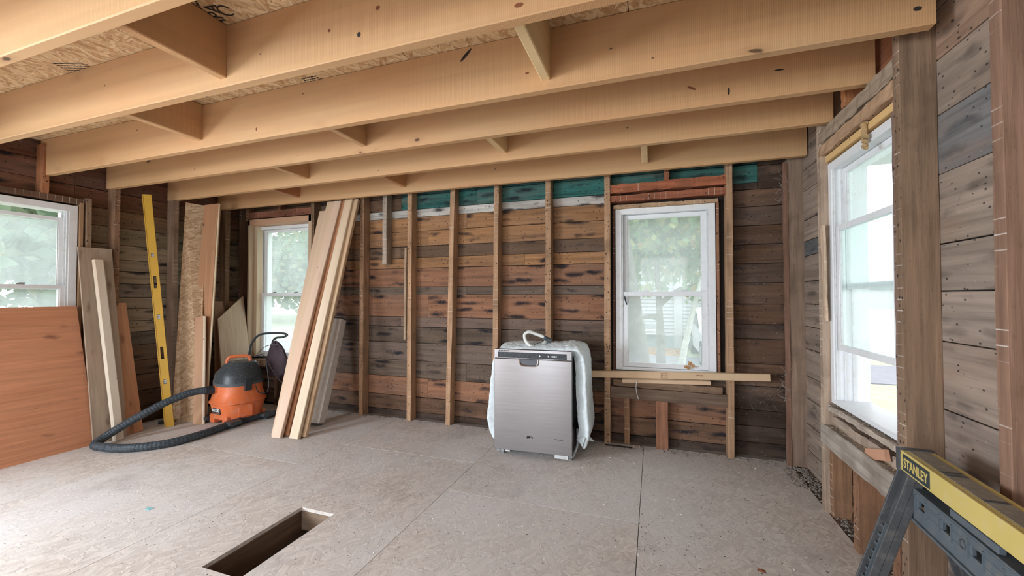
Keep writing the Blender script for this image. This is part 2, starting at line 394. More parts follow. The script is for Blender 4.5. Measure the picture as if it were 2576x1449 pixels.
def tag(o, label, cat, group=None, kind=None):
    o['label'] = label; o['category'] = cat
    if group: o['group'] = group
    if kind: o['kind'] = kind
    return o
def struct(o, label=None):
    o['kind'] = 'structure'
    if label: o['label'] = label
    return o
def text(name, body, mat, size, mtx, parent=None, ext=.0008, sx=1.0, bold=0.0):
    cu = bpy.data.curves.new(name, 'FONT'); cu.body = body; cu.size = size; cu.extrude = ext; cu.align_x = 'CENTER'; cu.align_y = 'CENTER'; cu.offset = bold
    tmp = bpy.data.objects.new('tmp', cu); COL.objects.link(tmp); bpy.context.view_layer.update()
    me = bpy.data.meshes.new_from_object(tmp.evaluated_get(bpy.context.evaluated_depsgraph_get()))
    bpy.data.objects.remove(tmp)
    me.materials.clear(); me.materials.append(M[mat])
    me.transform(Matrix.Diagonal((sx, 1, 1, 1)))
    o = bpy.data.objects.new(name, me); COL.objects.link(o); o.matrix_basis = mtx
    if parent: o.parent = parent; o.matrix_parent_inverse = WM(parent).inverted()
    return o
def frame_mtx(o, x, y):
    x = Vector(x).normalized(); y = Vector(y); y = (y - x * y.dot(x)).normalized(); z = x.cross(y)
    m = Matrix((x, y, z)).transposed().to_4x4(); m.translation = Vector(o); return m
def vary(c, a=.12):
    k = 1 + R.uniform(-a, a); return tuple(q * k for q in c)

XL, XR, YB, YR = -4.42, .97, 3.37, -2.5      # inner board faces: left, right, back, rear
ZJ, ZC = 2.075, 2.34                          # underside of joists, underside of ceiling sheets

# ================================================================== FLOOR
hx0, hx1, hy0, hy1 = -1.822, -1.602, 1.232, 1.755
fl = MB()
for b in ((XL, hx0 - .045, YR, YB), (hx1 + .045, XR, YR, YB), (hx0 - .045, hx1 + .045, YR, hy0 - .045), (hx0 - .045, hx1 + .045, hy1 + .045, YB)):
    fl.box(b[0], b[1], b[2], b[3], -.16, -.019)
floor = struct(fl.build('floor', 'dark'))
def sheet(x0, x1, y0, y1):
    g = .0016; x0 += g; x1 -= g; y0 += g; y1 -= g
    m = MB(); z0, z1 = -.018, 0
    if x0 < hx0 and x1 > hx1 and y0 < hy0 and y1 > hy1:
        for b in ((x0, hx0, y0, y1), (hx1, x1, y0, y1), (hx0, hx1, y0, hy0), (hx0, hx1, hy1, y1)): m.box(b[0], b[1], b[2], b[3], z0, z1)
    else: m.box(x0, x1, y0, y1, z0, z1)
    return m.build('osb_sheet', 'floor_osb', floor)
xs = [-4.40, -3.41, -2.29, -1.17, -.077, .875]
for i in range(5):
    ys = ([YR, -.07, 2.19, 3.305] if i in (3, 1) else [YR, -.07, 2.19, 3.305] if i == 2 else [YR, -1.1, 1.07, 3.305])
    if i == 2: ys = [YR, .12, 2.6, 3.305]
    for a, b in zip(ys, ys[1:]): sheet(xs[i], xs[i + 1], a, b)
abox('old_floor_board', .876, XR, YR, YB, -.0185, -.009, 'stud', (.22, .17, .14), floor)
# framing seen in the opening
for (x0, x1, y0, y1) in ((hx0 - .04, hx0, hy0 - .1, hy1 + .1), (hx1, hx1 + .04, hy0 - .1, hy1 + .1)):
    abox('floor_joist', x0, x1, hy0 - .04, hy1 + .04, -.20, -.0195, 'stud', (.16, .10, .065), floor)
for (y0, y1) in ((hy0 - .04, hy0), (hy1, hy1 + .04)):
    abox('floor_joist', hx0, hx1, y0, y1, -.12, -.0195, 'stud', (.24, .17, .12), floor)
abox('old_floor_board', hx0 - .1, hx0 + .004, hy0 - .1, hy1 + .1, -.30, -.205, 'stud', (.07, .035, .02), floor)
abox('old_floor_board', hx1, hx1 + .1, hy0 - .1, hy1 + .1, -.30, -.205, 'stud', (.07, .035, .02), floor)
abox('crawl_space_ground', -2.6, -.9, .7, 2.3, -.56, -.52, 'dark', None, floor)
cab = MB(); cab.tube(smoothpath([(-1.78, hy0 - .09, -.14), (-1.77, 1.35, -.15), (-1.785, 1.5, -.135), (-1.77, hy1 + .09, -.13)]), .008)
tag(cab.build('cable', 'hose', None, smooth=True), 'dark cable running inside the rectangular hole in the floor', 'cable')
# notch at the wall under the far window
for (px, py, a, b) in ((1545, 1121, .26, .012),):
    abox('floor_gap', -.36, -.16, 3.235, 3.262, .0005, .003, 'dark', None, floor)

# ================================================================== CEILING
ceil = struct(abox('ceiling', XL, XR, YR, YB + .1, 2.37, 2.42, 'dark'))
cx = [XL, -3.39, -2.25, -1.15, -.09, XR]
for i in range(5):
    ys = [YR, -.1, 2.14, YB + .05] if i % 2 else [YR, -1.2, 1.04, 3.28, YB + .05]
    for a, b in zip(ys, ys[1:]):
        m = MB(); m.box(cx[i] + .0016, cx[i + 1] - .0016, a + .0016, b - .0016, ZC, ZC + .02); m.build('osb_sheet', 'osb', ceil)
JC = (.57, .345, .175)
JT = .045
joists = {'a': (.862, ), 'b': (1.305,), 'c': (1.795,), 'd': (2.19,), 'e': (2.655,), 'f': (3.165,)}
jy = {}
for n, yfar in (('z1', -1.4), ('z2', -.95), ('z3', -.5), ('z4', -.05), ('z', .41), ('a', .862), ('b', 1.305), ('c', 1.79), ('d', 2.187), ('e', 2.645), ('f', 3.16)):
    jy[n] = (yfar - JT, yfar)
    xl = {'c': -4.40, 'd': -4.40, 'e': -4.41}.get(n, -4.40); xr = {'c': .905, 'd': .905, 'e': .90, 'f': .96}.get(n, .90)
    dl = {'e': .02, 'f': .0}.get(n, 0)
    y1a = yfar + (.012 if n == 'e' else -.03 if n == 'f' else 0); y1b = yfar - (.04 if n == 'e' else -.03 if n == 'f' else 0)
    zb = {'a': 2.066, 'b': 2.068, 'c': 2.068, 'd': 2.066, 'e': 2.068, 'f': 2.075}.get(n, ZJ)
    board('joist', (xl, y1a - JT / 2, (zb + ZC) / 2), (xr, y1b - JT / 2, (zb + ZC) / 2), ZC - .001 - zb, JT, (0, 0, 1), 'lumber', vary(JC, .05), ceil, ch=.004)
def blocking(x, a, b, zb=2.112, col=JC, t=.042):
    y0, y1 = jy[a][1] + .001, jy[b][0] - .001
    if b == 'f': y1 += .0
    abox('blocking', x - t, x, y0, y1, zb, ZC - .002, 'lumber', vary(col, .06), ceil, ch=.004)
blocking(-1.755, 'a', 'b', 2.104); blocking(-2.632, 'b', 'c', 2.116); blocking(-.423, 'b', 'c', 2.108, (.72, .54, .30))
blocking(-1.722, 'c', 'd', 2.108); blocking(-2.648, 'd', 'e', 2.11); blocking(-.928, 'd', 'e', 2.116, (.74, .55, .30))
blocking(-.03, 'e', 'f', 2.122, (.72, .54, .32)); blocking(-3.275, 'e', 'f', 2.124, (.42, .20, .10)); blocking(-2.074, 'e', 'f', 2.124)
# large knots and the dark gouge of the joist faces
def spot(px, py, y, rx, rz, mat='inkblack', ang=0, par=None):
    p = at_y(px, py, y); n = 12; vs = [Vector((p.x + rx * math.cos(2 * PI * k / n) * math.cos(ang) - rz * math.sin(2 * PI * k / n) * math.sin(ang), y - .0008, p.z + rx * math.cos(2 * PI * k / n) * math.sin(ang) + rz * math.sin(2 * PI * k / n) * math.cos(ang))) for k in range(n)]
    m = MB(); m.add(vs, [tuple(range(n))]); return m.build('knot', mat, ceil)
spot(1172, 139, jy['c'][0], .040, .008, ang=.75)
spot(828, 77, jy['b'][0], .007, .007, 'inkred'); spot(903, 87, jy['b'][0], .008, .010); spot(950, 20, jy['b'][0], .010, .008, 'inkred'); spot(1305, 13, jy['b'][0], .016, .008, 'inkred')
spot(655, 136, jy['b'][0], .004, .003); spot(645, 325, jy['c'][0], .005, .010, 'inkred'); spot(762, 236, jy['c'][0], .006, .004, 'inkred')
spot(1740, 222, jy['d'][0], .022, .006, 'inkred', -.5); spot(1833, 230, jy['d'][0], .005, .018, 'inkblack'); spot(1960, 176, jy['d'][0], .022, .004, 'inkblack')
spot(2308, 22, jy['c'][0], .012, .008); spot(1326, 184, jy['c'][0], .009, .005, 'inkred')
# stamps on the underside of the ceiling sheets
def stamp_lines(cx_, cy_, n, w, gap, ang=0):
    m = MB(); mt = Matrix.Translation((cx_, cy_, ZC - .0012)) @ Matrix.Rotation(ang, 4, 'Z')
    for k in range(n):
        x = -w / 2
        while x < w / 2:
            l = R.uniform(.006, .02); m.box(x, x + l, k * gap, k * gap + gap * .45, 0, .0008, mt); x += l + .004
    m.build('print_stamp', 'inkblack', ceil)
p = on_floor(170, 158, ZC); stamp_lines(p.x, p.y, 6, .16, .016, .3)
p = on_floor(790, 203, ZC); stamp_lines(p.x, p.y - .04, 5, .10, .018)
p = on_floor(545, 38, ZC)
text('print_stamp', 'APA', 'inkblack', .075, frame_mtx((p.x, p.y, ZC - .002), (.55, -.83, 0), (-.83, -.55, 0)), ceil, .0005)
p = on_floor(567, 26, ZC)
rg = MB(); rg.tube([(p.x + .028 * math.cos(a * PI / 12), p.y + .028 * math.sin(a * PI / 12), ZC - .002) for a in range(4, 24)], .003, 4); rg.build('print_stamp', 'inkblack', ceil)
p = on_floor(505, 18, ZC); stamp_lines(p.x, p.y, 1, .12, .02, 2.2)

# ================================================================== WALLS
def holes_slab(name, axis, c0, c1, u0, u1, z0, z1, holes, mat):
    """wall slab between planes c0..c1 of the axis, with rectangular openings (u0,u1,z0,z1)"""
    m = MB(); us = sorted({u0, u1, *[h[0] for h in holes], *[h[1] for h in holes]})
    for a, b in zip(us, us[1:]):
        hs = sorted([(h[2], h[3]) for h in holes if h[0] <= a and h[1] >= b]); z = z0
        for (p, q) in hs + [(z1, z1)]:
            if p > z:
                m.box(a, b, c0, c1, z, p) if axis == 'y' else m.box(c0, c1, a, b, z, p)
            z = q
    return struct(m.build(name, mat))
WH2 = (-.285, .441, .555, 1.85); WH1 = (-4.19, -3.41, .49, 1.945)
wall_b = holes_slab('wall_back', 'y', YB + .024, YB + .07, XL - .1, XR + .1, -.2, 2.42, [WH2, WH1], 'dark')
WH3 = (1.955, 2.63, .585, 1.862)
wall_r = holes_slab('wall_right', 'x', XR + .024, XR + .06, YR, YB + .07, -.2, 2.42, [WH3], 'dark')
WH4 = (.93, 1.945, .62, 1.875); WH5 = (-1.6, -.2, .6, 1.9)
wall_l = holes_slab('wall_left', 'x', XL - .07, XL - .024, YR, YB + .07, -.2, 2.42, [WH4, WH5], 'dark')
wall_q = holes_slab('wall_rear', 'y', YR - .06, YR, XL - .07, XR + .06, -.2, 2.42, [(-1.95, -1.15, .62, 1.98), (-3.8, -2.6, .62, 1.98), (-.25, .65, .02, 2.0)], 'board')
wall_q.color = (.25, .17, .12, 1)
# outer siding skins, so that the house has a face from outside
for nm, par, ax, c0, c1, u0, u1, hs in (('outer_siding', wall_b, 'y', YB + .071, YB + .09, XL - .1, XR + .1, [WH2, WH1]), ('outer_siding', wall_r, 'x', XR + .061, XR + .08, YR, YB + .07, [WH3]), ('outer_siding', wall_l, 'x', XL - .09, XL - .071, YR, YB + .07, [WH4, WH5])):
    o = holes_slab(nm, ax, c0, c1, u0, u1, -.6, 2.5, hs, 'siding'); del o['kind']; o.parent = par; o.matrix_parent_inverse = WM(par).inverted()

def planks(par, axis, c, rows, u0, u1, holes, mat, joints, inside):
    """rows: [(z0, z1, colour)]; boards of one row are split at openings and butt joints"""
    for i, (z0, z1, col) in enumerate(rows):
        cuts = [(u0, u1)]
        zm = (z0 + z1) / 2
        pieces = [(z0, z1)]
        for h in holes:
            if z1 > h[2] + .01 and z0 < h[3] - .01:
                nc = []
                for a, b in cuts:
                    if h[1] <= a or h[0] >= b: nc.append((a, b)); continue
                    if h[0] > a: nc.append((a, h[0]))
                    if h[1] < b: nc.append((h[1], b))
                cuts = nc
        for a, b in cuts:
            pts = [a] + [j for j in sorted(joints[i % len(joints)]) if a + .15 < j < b - .15] + [b]
            for p, q in zip(pts, pts[1:]):
                th = .02 + R.uniform(-.0025, .0025); g = .0022; s = R.uniform(-.002, .002)
                cc = vary(col, .16)
                if axis == 'y':
                    board('plank', (p + .001, c + th / 2, zm + s), (q - .001, c + th / 2, zm - s), z1 - z0 - 2 * g, th, (0, 0, 1), mat, cc, par, ch=.0015)
                else:
                    cx_ = c + inside * th / 2
                    board('plank', (cx_, p + .001, zm + s), (cx_, q - .001, zm - s), z1 - z0 - 2 * g, th, (0, 0, 1), mat, cc, par, ch=.0015)
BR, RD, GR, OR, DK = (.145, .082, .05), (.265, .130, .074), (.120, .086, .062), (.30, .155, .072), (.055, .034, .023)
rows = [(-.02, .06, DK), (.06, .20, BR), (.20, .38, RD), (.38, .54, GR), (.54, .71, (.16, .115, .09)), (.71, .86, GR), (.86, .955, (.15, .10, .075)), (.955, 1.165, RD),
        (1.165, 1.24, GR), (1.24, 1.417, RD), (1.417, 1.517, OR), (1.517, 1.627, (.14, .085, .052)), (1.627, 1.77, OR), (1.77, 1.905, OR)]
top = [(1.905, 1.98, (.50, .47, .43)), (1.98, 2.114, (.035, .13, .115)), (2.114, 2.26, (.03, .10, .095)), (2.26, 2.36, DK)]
h2 = (-.34, .525, .50, 1.90)
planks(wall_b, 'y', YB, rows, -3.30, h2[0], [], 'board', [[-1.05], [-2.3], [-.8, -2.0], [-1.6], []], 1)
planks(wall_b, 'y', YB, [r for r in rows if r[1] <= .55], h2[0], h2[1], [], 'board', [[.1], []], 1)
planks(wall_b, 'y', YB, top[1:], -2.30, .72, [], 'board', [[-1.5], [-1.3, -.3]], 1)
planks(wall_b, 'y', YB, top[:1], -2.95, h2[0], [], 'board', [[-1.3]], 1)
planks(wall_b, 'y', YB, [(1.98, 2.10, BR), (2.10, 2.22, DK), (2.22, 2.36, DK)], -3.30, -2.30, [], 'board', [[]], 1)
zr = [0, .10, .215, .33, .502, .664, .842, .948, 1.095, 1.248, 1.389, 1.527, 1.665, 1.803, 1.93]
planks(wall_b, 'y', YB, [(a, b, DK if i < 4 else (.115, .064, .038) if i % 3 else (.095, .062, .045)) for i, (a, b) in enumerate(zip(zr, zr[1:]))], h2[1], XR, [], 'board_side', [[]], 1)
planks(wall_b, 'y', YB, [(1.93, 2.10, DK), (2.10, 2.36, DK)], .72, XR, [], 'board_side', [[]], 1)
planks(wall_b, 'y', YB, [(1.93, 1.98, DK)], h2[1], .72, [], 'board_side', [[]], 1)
zl = [0, .15, .30, .46, .62, .77, .92, 1.07, 1.21, 1.34, 1.49, 1.62, 1.79, 1.96, 2.12, 2.34]
lc = [DK, DK, BR, (.13, .085, .06)]
planks(wall_b, 'y', YB, [(a, b, (.15, .085, .05) if i % 2 else (.12, .07, .045)) for i, (a, b) in enumerate(zip(zl, zl[1:]))], XL, -3.30, [WH1], 'board', [[]], 1)
# right wall boards
zt = [-.02, .16, .33, .52, .70, .85, 1.01, 1.16, 1.40, 1.60, 1.78, 1.98, 2.16, 2.36]
zt = [-.02, .10, .30, .52, .75, .99, 1.168, 1.335, 1.585, 1.80, 2.0, 2.18, 2.36]
rc = [(.30, .24, .20), (.26, .20, .17), (.32, .25, .20), (.28, .22, .18), (.30, .23, .18), (.33, .26, .21), (.30, .24, .19), (.36, .28, .22), (.17, .165, .16), (.34, .26, .20), (.30, .19, .13), (.24, .18, .14)]
planks(wall_r, 'x', XR, [(a, b, rc[i]) for i, (a, b) in enumerate(zip(zt, zt[1:]))], YR, WH3[0] - .01, [], 'board_side', [[.3], [-.8], [.9]], 1)
zs = [-.02, .13, .30, .47, .62, .80, .95, 1.10, 1.25, 1.42, 1.52, 1.66, 1.86, 2.0, 2.2, 2.36]
planks(wall_r, 'x', XR, [(a, b, (.30, .23, .18) if i not in (9,) else (.14, .14, .14)) for i, (a, b) in enumerate(zip(zs, zs[1:]))], WH3[1] + .01, YB, [], 'board_side', [[]], 1)
planks(wall_r, 'x', XR, [(-.02, .15, (.34, .22, .16)), (.15, .36, (.33, .22, .17)), (.36, .575, (.28, .2, .16))], WH3[0] - .01, WH3[1] + .01, [], 'board_side', [[]], 1)
planks(wall_r, 'x', XR, [(1.872, 2.03, (.26, .12, .06)), (2.03, 2.2, (.28, .12, .06)), (2.2, 2.36, (.22, .12, .07))], WH3[0] - .01, WH3[1] + .01, [], 'board_side', [[]], 1)
# left wall boards
zq = [-.02, .15, .29, .44, .57, .71, .83, .93, 1.04, 1.14, 1.26, 1.37, 1.47, 1.60, 1.75, 1.90, 2.05, 2.2, 2.36]
lcol = [(.11, .065, .04), (.12, .07, .045), (.14, .085, .055), (.15, .09, .055), (.18, .12, .08), (.14, .12, .10), (.30, .24, .17), (.36, .29, .21), (.37, .30, .22), (.22, .18, .14),
        (.36, .29, .20), (.26, .21, .15), (.30, .24, .16), (.24, .19, .12), (.22, .13, .07), (.17, .08, .045), (.15, .06, .035), (.14, .06, .035)]
planks(wall_l, 'x', XL, [(a, b, lcol[i]) for i, (a, b) in enumerate(zip(zq, zq[1:]))], WH4[1] + .005, YB, [], 'board', [[2.9], []], -1)
planks(wall_l, 'x', XL, [(a, b, lcol[i]) for i, (a, b) in enumerate(zip(zq, zq[1:]))], YR, WH4[1] + .005, [(WH4[0], WH4[1], WH4[2], 1.88), WH5], 'board', [[.5], [-.3]], -1)

# studs ------------------------------------------------------------
SC = (.42, .255, .150)
def stud_b(px, w=.046, z0=0, z1=ZC - .01, y=3.28, d=.088, lean=0.0, col=SC, mat='stud', name='stud'):
    x0 = at_y(px, 745, y).x
    return board(name, (x0 + w / 2 - lean, y + d / 2, z0), (x0 + w / 2 + lean, y + d / 2, z1), d, w, (0, 1, 0), mat, vary(col, .1), wall_b, ch=.002, wob=.0018, seg=14)
for px, lean in ((904, 0), (1024, .0), (1127, .024), (1240, .008), (1372, .0), (1520, .004)):
    stud_b(px, lean=lean, z0=.0)
stud_b(1828, .044, lean=.003)
x = -2.425; board('stud', (x, 3.325, 1.458), (x, 3.325, 2.3), .088, .045, (0, 1, 0), 'stud', (.36, .29, .23), wall_b, wob=.002, seg=8)
board('lath_strip', (-2.185, 3.275, .75), (-2.18, 3.275, 1.60), .022, .02, (1, 0, 0), 'stud', (.38, .27, .18), wall_b, wob=.002, seg=10)
# left corner studs and short framing round the left back window
for (x0, x1, z0, z1, c) in ((-4.345, -4.31, 1.0, 2.3, BR), (-4.245, -4.20, 1.98, 2.3, (.2, .1, .05)), (-3.78, -3.745, 2.06, 2.3, (.22, .09, .05)), (-3.33, -3.285, 0, 2.3, (.20, .12, .07)), (-4.245, -4.20, 0, .49, BR), (-3.80, -3.76, 0, .45, BR)):
    abox('stud', x0, x1, 3.285, 3.37, z0, z1, 'stud', c, wall_b, wob=.0015, seg=8)
abox('header_beam', -4.245, -3.33, 3.285, 3.37, 2.0, 2.07, 'stud', (.22, .09, .055), wall_b, wob=.002, seg=10)
abox('sill_beam', -4.245, -3.33, 3.285, 3.37, .40, .47, 'stud', (.22, .14, .09), wall_b, wob=.002, seg=10)
for (x0, x1, z0, z1) in ((-4.19, -4.115, .49, 1.985), (-3.345, -3.305, .49, 1.985)):
    abox('window_lining', x0 if x0 < -4 else x0 - .0, x1 if x1 > -4 else x0 + .022, 3.27, 3.40, z0, z1, 'lumber', (.52, .40, .28), wall_b)
abox('window_lining', -4.19, -3.31, 3.27, 3.40, 1.925, 1.985, 'lumber', (.52, .33, .22), wall_b)
abox('window_lining', -4.167, -4.125, 3.33, 3.40, .49, 1.925, 'lumber', (.62, .52, .38), wall_b)
# framing of the window by the dishwasher
abox('header_beam', -.318, .508, 3.29, 3.37, 1.965, 2.03, 'stud', (.36, .12, .06), wall_b, wob=.004, seg=16)
abox('header_beam', -.318, .508, 3.295, 3.38, 1.895, 1.945, 'stud', (.30, .11, .06), wall_b, wob=.004, seg=16)
abox('head_strip', -.295, .455, 3.32, 3.39, 1.845, 1.872, 'stud', (.46, .30, .18), wall_b, wob=.003, seg=16)
abox('stud', .085, .12, 3.29, 3.365, 2.03, 2.3, 'stud', (.34, .12, .06), wall_b)
board('sill_beam', (-.318, 3.325, .405), (.50, 3.325, .398), .085, .088, (0, 0, 1), 'stud', (.15, .10, .07), wall_b, ch=.002, wob=.002, seg=14)
board('sill_beam', (-.30, 3.335, .475), (.47, 3.335, .462), .05, .06, (0, 0, 1), 'stud', (.22, .14, .09), wall_b, ch=.002, wob=.004, seg=18)
for (px, w, c) in ((1569, .038, (.24, .13, .07)), (1648, .085, (.26, .12, .07))):
    x0 = at_y(px, 745, 3.29).x; abox('cripple_stud', x0, x0 + w, 3.29, 3.345, .0, .362, 'stud', c, wall_b, wob=.0015, seg=8)
abox('sole_plate', -.34, -.10, 3.28, 3.37, -.01, .012, 'stud', (.22, .17, .13), wall_b)
abox('floor_sill_plate', -3.3, XR, 3.31, YB, -.017, .004, 'stud', (.26, .22, .19), wall_b)
abox('window_jamb_lining', -.305, -.287, 3.35, 3.42, .54, 1.86, 'stud', (.14, .07, .05), wall_b)
abox('window_jamb_lining', .445, .463, 3.35, 3.42, .54, 1.86, 'stud', (.30, .15, .09), wall_b)
# corner post
board('corner_post', (.925, 3.31, 0), (.925, 3.31, 2.1), .10, .10, (1, 0, 0), 'stud', (.26, .18, .13), wall_b, ch=.003, wob=.003, seg=16)
board('corner_lath', (.866, 3.262, 0), (.862, 3.262, 2.07), .028, .018, (1, 0, 0), 'stud', (.20, .11, .075), wall_b, wob=.003, seg=18)
# right wall studs
def stud_r(y0, y1, z0, z1, col, x0=.86, x1=XR, name='stud', wob=.0016):
    return abox(name, x0, x1, y0, y1, z0, z1, 'stud', col, wall_r, ch=.0025, wob=wob, seg=14)
stud_r(2.625, 2.672, -.01, 2.3, (.42, .31, .23))
stud_r(1.872, 1.915, -.01, 2.3, (.24, .155, .10))
stud_r(1.408, 1.450, -.01, 2.3, (.24, .14, .095)); stud_r(.62, .665, 0, 2.3, SC); stud_r(.2, .245, 0, 2.3, SC); stud_r(-.6, -.555, 0, 2.3, SC); stud_r(-1.4, -1.355, 0, 2.3, SC)
stud_r(1.925, 1.985, .50, 1.97, (.26, .17, .14), .885, .965, 'jamb_stud')
stud_r(2.25, 2.302, -.01, .36, (.24, .125, .07), name='cripple_stud'); stud_r(1.93, 1.975, -.01, .36, (.22, .11, .065), name='cripple_stud')
stud_r(2.585, 2.622, -.01, .36, (.27, .15, .085), .88, .965, name='cripple_stud')
stud_r(2.32, 2.36, 2.05, 2.3, (.46, .19, .08), name='cripple_stud'); stud_r(1.93, 2.3, 2.07, 2.3, (.3, .12, .06), .93, .965, 'head_board')
board('sill_beam', (.905, 2.665, .412), (.905, 1.90, .415), .11, .10, (0, 0, 1), 'stud', (.36, .31, .26), wall_r, ch=.004, wob=.003, seg=16)
board('sill_beam', (.925, 2.62, .49), (.925, 1.915, .49), .05, .06, (0, 0, 1), 'stud', (.42, .32, .25), wall_r, ch=.003, wob=.004, seg=18)
board('window_stool', (.925, 2.63, .562), (.925, 1.92, .565), .10, .03, (1, 0, 0), 'stud', (.46, .38, .31), wall_r, ch=.003, wob=.004, seg=18)
board('header_beam', (.905, 2.672, 2.005), (.905, 1.915, 2.012), .07, .09, (0, 0, 1), 'stud', (.32, .24, .17), wall_r, ch=.003, wob=.005, seg=20)
board('header_beam', (.912, 2.672, 1.932), (.912, 1.915, 1.94), .055, .105, (0, 0, 1), 'stud', (.44, .28, .17), wall_r, ch=.003, wob=.004, seg=20)
abox('head_lining', .88, .965, 1.92, 2.62, 1.868, 1.9, 'lumber', (.70, .48, .22), wall_r)
board('split_lath', (.858, 2.60, 1.53), (.870, 2.605, 1.02), .03, .012, (0, 1, 0), 'stud', (.50, .36, .26), wall_r, wob=.002, seg=8)
# left wall studs
def stud_l(y0, y1, z0, z1, col, x1=-4.325, wob=.0016):
    return abox('stud', XL, x1, y0, y1, z0, z1, 'stud', col, wall_l, ch=.0025, wob=wob, seg=12)
stud_l(1.985, 2.02, .0, 1.945, (.30, .20, .13), -4.33, .004); stud_l(2.165, 2.205, 0, 2.3, (.26, .15, .09)); stud_l(2.62, 2.665, 0, 2.3, (.30, .20, .14))
stud_l(1.73, 1.765, 1.93, 2.3, (.36, .15, .07)); stud_l(3.12, 3.17, 0, 2.3, (.2, .12, .07)); stud_l(.80, .85, 0, 2.3, SC); stud_l(.2, .245, 0, 2.3, SC); stud_l(-.1, -.055, 0, 2.3, SC)
abox('header_beam', XL, -4.34, .85, 1.985, 1.885, 1.93, 'stud', (.14, .08, .05), wall_l, wob=.003, seg=12)
abox('window_lining', -4.42, -4.33, 1.948, 1.968, .60, 1.90, 'lumber', (.34, .22, .13), wall_l)

# ================================================================== WINDOWS
def window(name, W_, Hh, mr, mtx, cas=.045, st=.042, lower=None, upper=None, latches=True, top_gap=0.0):
    """double-hung window; local x across, y outwards, z up, origin at the bottom centre of the room face"""
    root = empty(name); root.matrix_basis = mtx; struct(root)
    def bx(nm, par, parts, mat='white', bev=.0015):
        m = MB()
        for p in parts: m.box(*p)
        return m.build(nm, mat, par, M4=mtx, bevel=bev)
    w2 = W_ / 2; D = .155
    bx('frame', root, [(-w2, -w2 + cas, 0, D, 0, Hh), (w2 - cas, w2, 0, D, 0, Hh), (-w2 + cas, w2 - cas, 0, D, Hh - cas, Hh), (-w2 + cas, w2 - cas, 0, D, 0, .022)])
    bx('sash_track', root, [(s * (w2 - cas) - (.012 if s > 0 else 0), s * (w2 - cas) + (0 if s > 0 else .012), y, y + .007, .022, Hh - cas) for s in (-1, 1) for y in (.006, .042, .078)], 'track')
    iw = w2 - cas - .003
    def sash(nm, y, z0, z1, rail=st * .8):
        s = bx(nm, root, [(-iw, -iw + st, y, y + .03, z0, z1), (iw - st, iw, y, y + .03, z0, z1), (-iw + st, iw - st, y, y + .03, z0, z0 + rail), (-iw + st, iw - st, y, y + .03, z1 - rail, z1)])
        m = MB(); m.box(-iw + st - .003, iw - st + .003, y + .013, y + .017, z0 + rail - .003, z1 - rail + .003); m.build('pane', 'glass', s, M4=mtx)
        bx('glazing_bead', s, [(-iw + st, -iw + st + .006, y + .004, y + .012, z0 + rail, z1 - rail), (iw - st - .006, iw - st, y + .004, y + .012, z0 + rail, z1 - rail)], 'track', 0)
        return s
    lo = lower or (.024, mr + .018); up = upper or (mr - .018, Hh - cas - .002 - top_gap)
    s1 = sash('lower_sash', .014, *lo); sash('upper_sash', .048, *up)
    if latches:
        for s in (-.45, .45):
            m = MB(); m.box(s * iw - .022, s * iw + .022, .016, .04, lo[1], lo[1] + .008); m.box(s * iw - .008, s * iw + .03, .02, .032, lo[1] + .008, lo[1] + .014)
            m.build('latch', 'galv', s1, M4=mtx)
    return root
window('window_2', .722, 1.275, .597, Matrix.Translation((.078, 3.355, .572)))
window('window_1', .745, 1.43, .675, Matrix.Translation((-3.795, 3.375, .493)), cas=.03, st=.035)
window('window_4', 1.0, 1.25, .60, frame_mtx((-4.345, 1.44, .62), (0, 1, 0), (-1, 0, 0)), cas=.05, st=.035, top_gap=.05)
window('window_3', .66, 1.27, .60, frame_mtx((.892, 2.29, .588), (0, -1, 0), (1, 0, 0)), cas=.04, st=.035, lower=(.285, .93), upper=(.60, 1.228), latches=False)
# black cord end hanging by the pane of the far window
m = MB(); m.tube(smoothpath([(-.214, 3.352, 1.155), (-.212, 3.350, 1.13), (-.203, 3.35, 1.10), (-.199, 3.352, 1.085)]), [.003] * 3 + [.006] * 18 + [.006] * 4, 6)
tag(m.build('cord', 'black', None), 'short black cord end hanging at left of the lower pane behind the long sill board', 'cord')

# ================================================================== THINGS: boards by the windows
p = at_y(1470, 940, 3.235)
b1 = board('timber', at_y(1462, 939.5, 3.256), at_y(1936, 949.5, 3.256), .050, .040, (0, 0, 1), 'lumber', (.60, .43, .27), None, ch=.003)
tag(b1, 'long pale timber fixed level across the studs under the far window, with two stamps', 'board')
for px, ch_ in ((1671, 'H T'), (1760, 'SPF KD')):
    q = at_y(px, 945, 3.2355)
    text('print_stamp', ch_, 'inkred', .018 if px < 1700 else .014, frame_mtx(q + Vector((0, -.0008, 0)), (1, 0, .01), (0, 0, 1)), b1, .0003)
    if px < 1700:
        m = MB(); c = q + Vector((0, -.0012, 0))
        for (a, b, cc, d) in ((-.022, .022, .018, .0195), (-.022, .022, -.0195, -.018), (-.022, -.0205, -.0195, .0195), (.0205, .022, -.0195, .0195)): m.box(c.x + a, c.x + b, c.y, c.y + .0008, c.z + cc, c.z + d)
        m.build('print_stamp', 'inkred', b1)
b2 = board('timber', at_y(1566, 957, 3.29), at_y(1787, 963, 3.29), .026, .05, (0, 0, 1), 'lumber', (.62, .44, .29), None, ch=.002)
tag(b2, 'shorter pale timber tucked directly beneath the long stamped one at the far window', 'board')
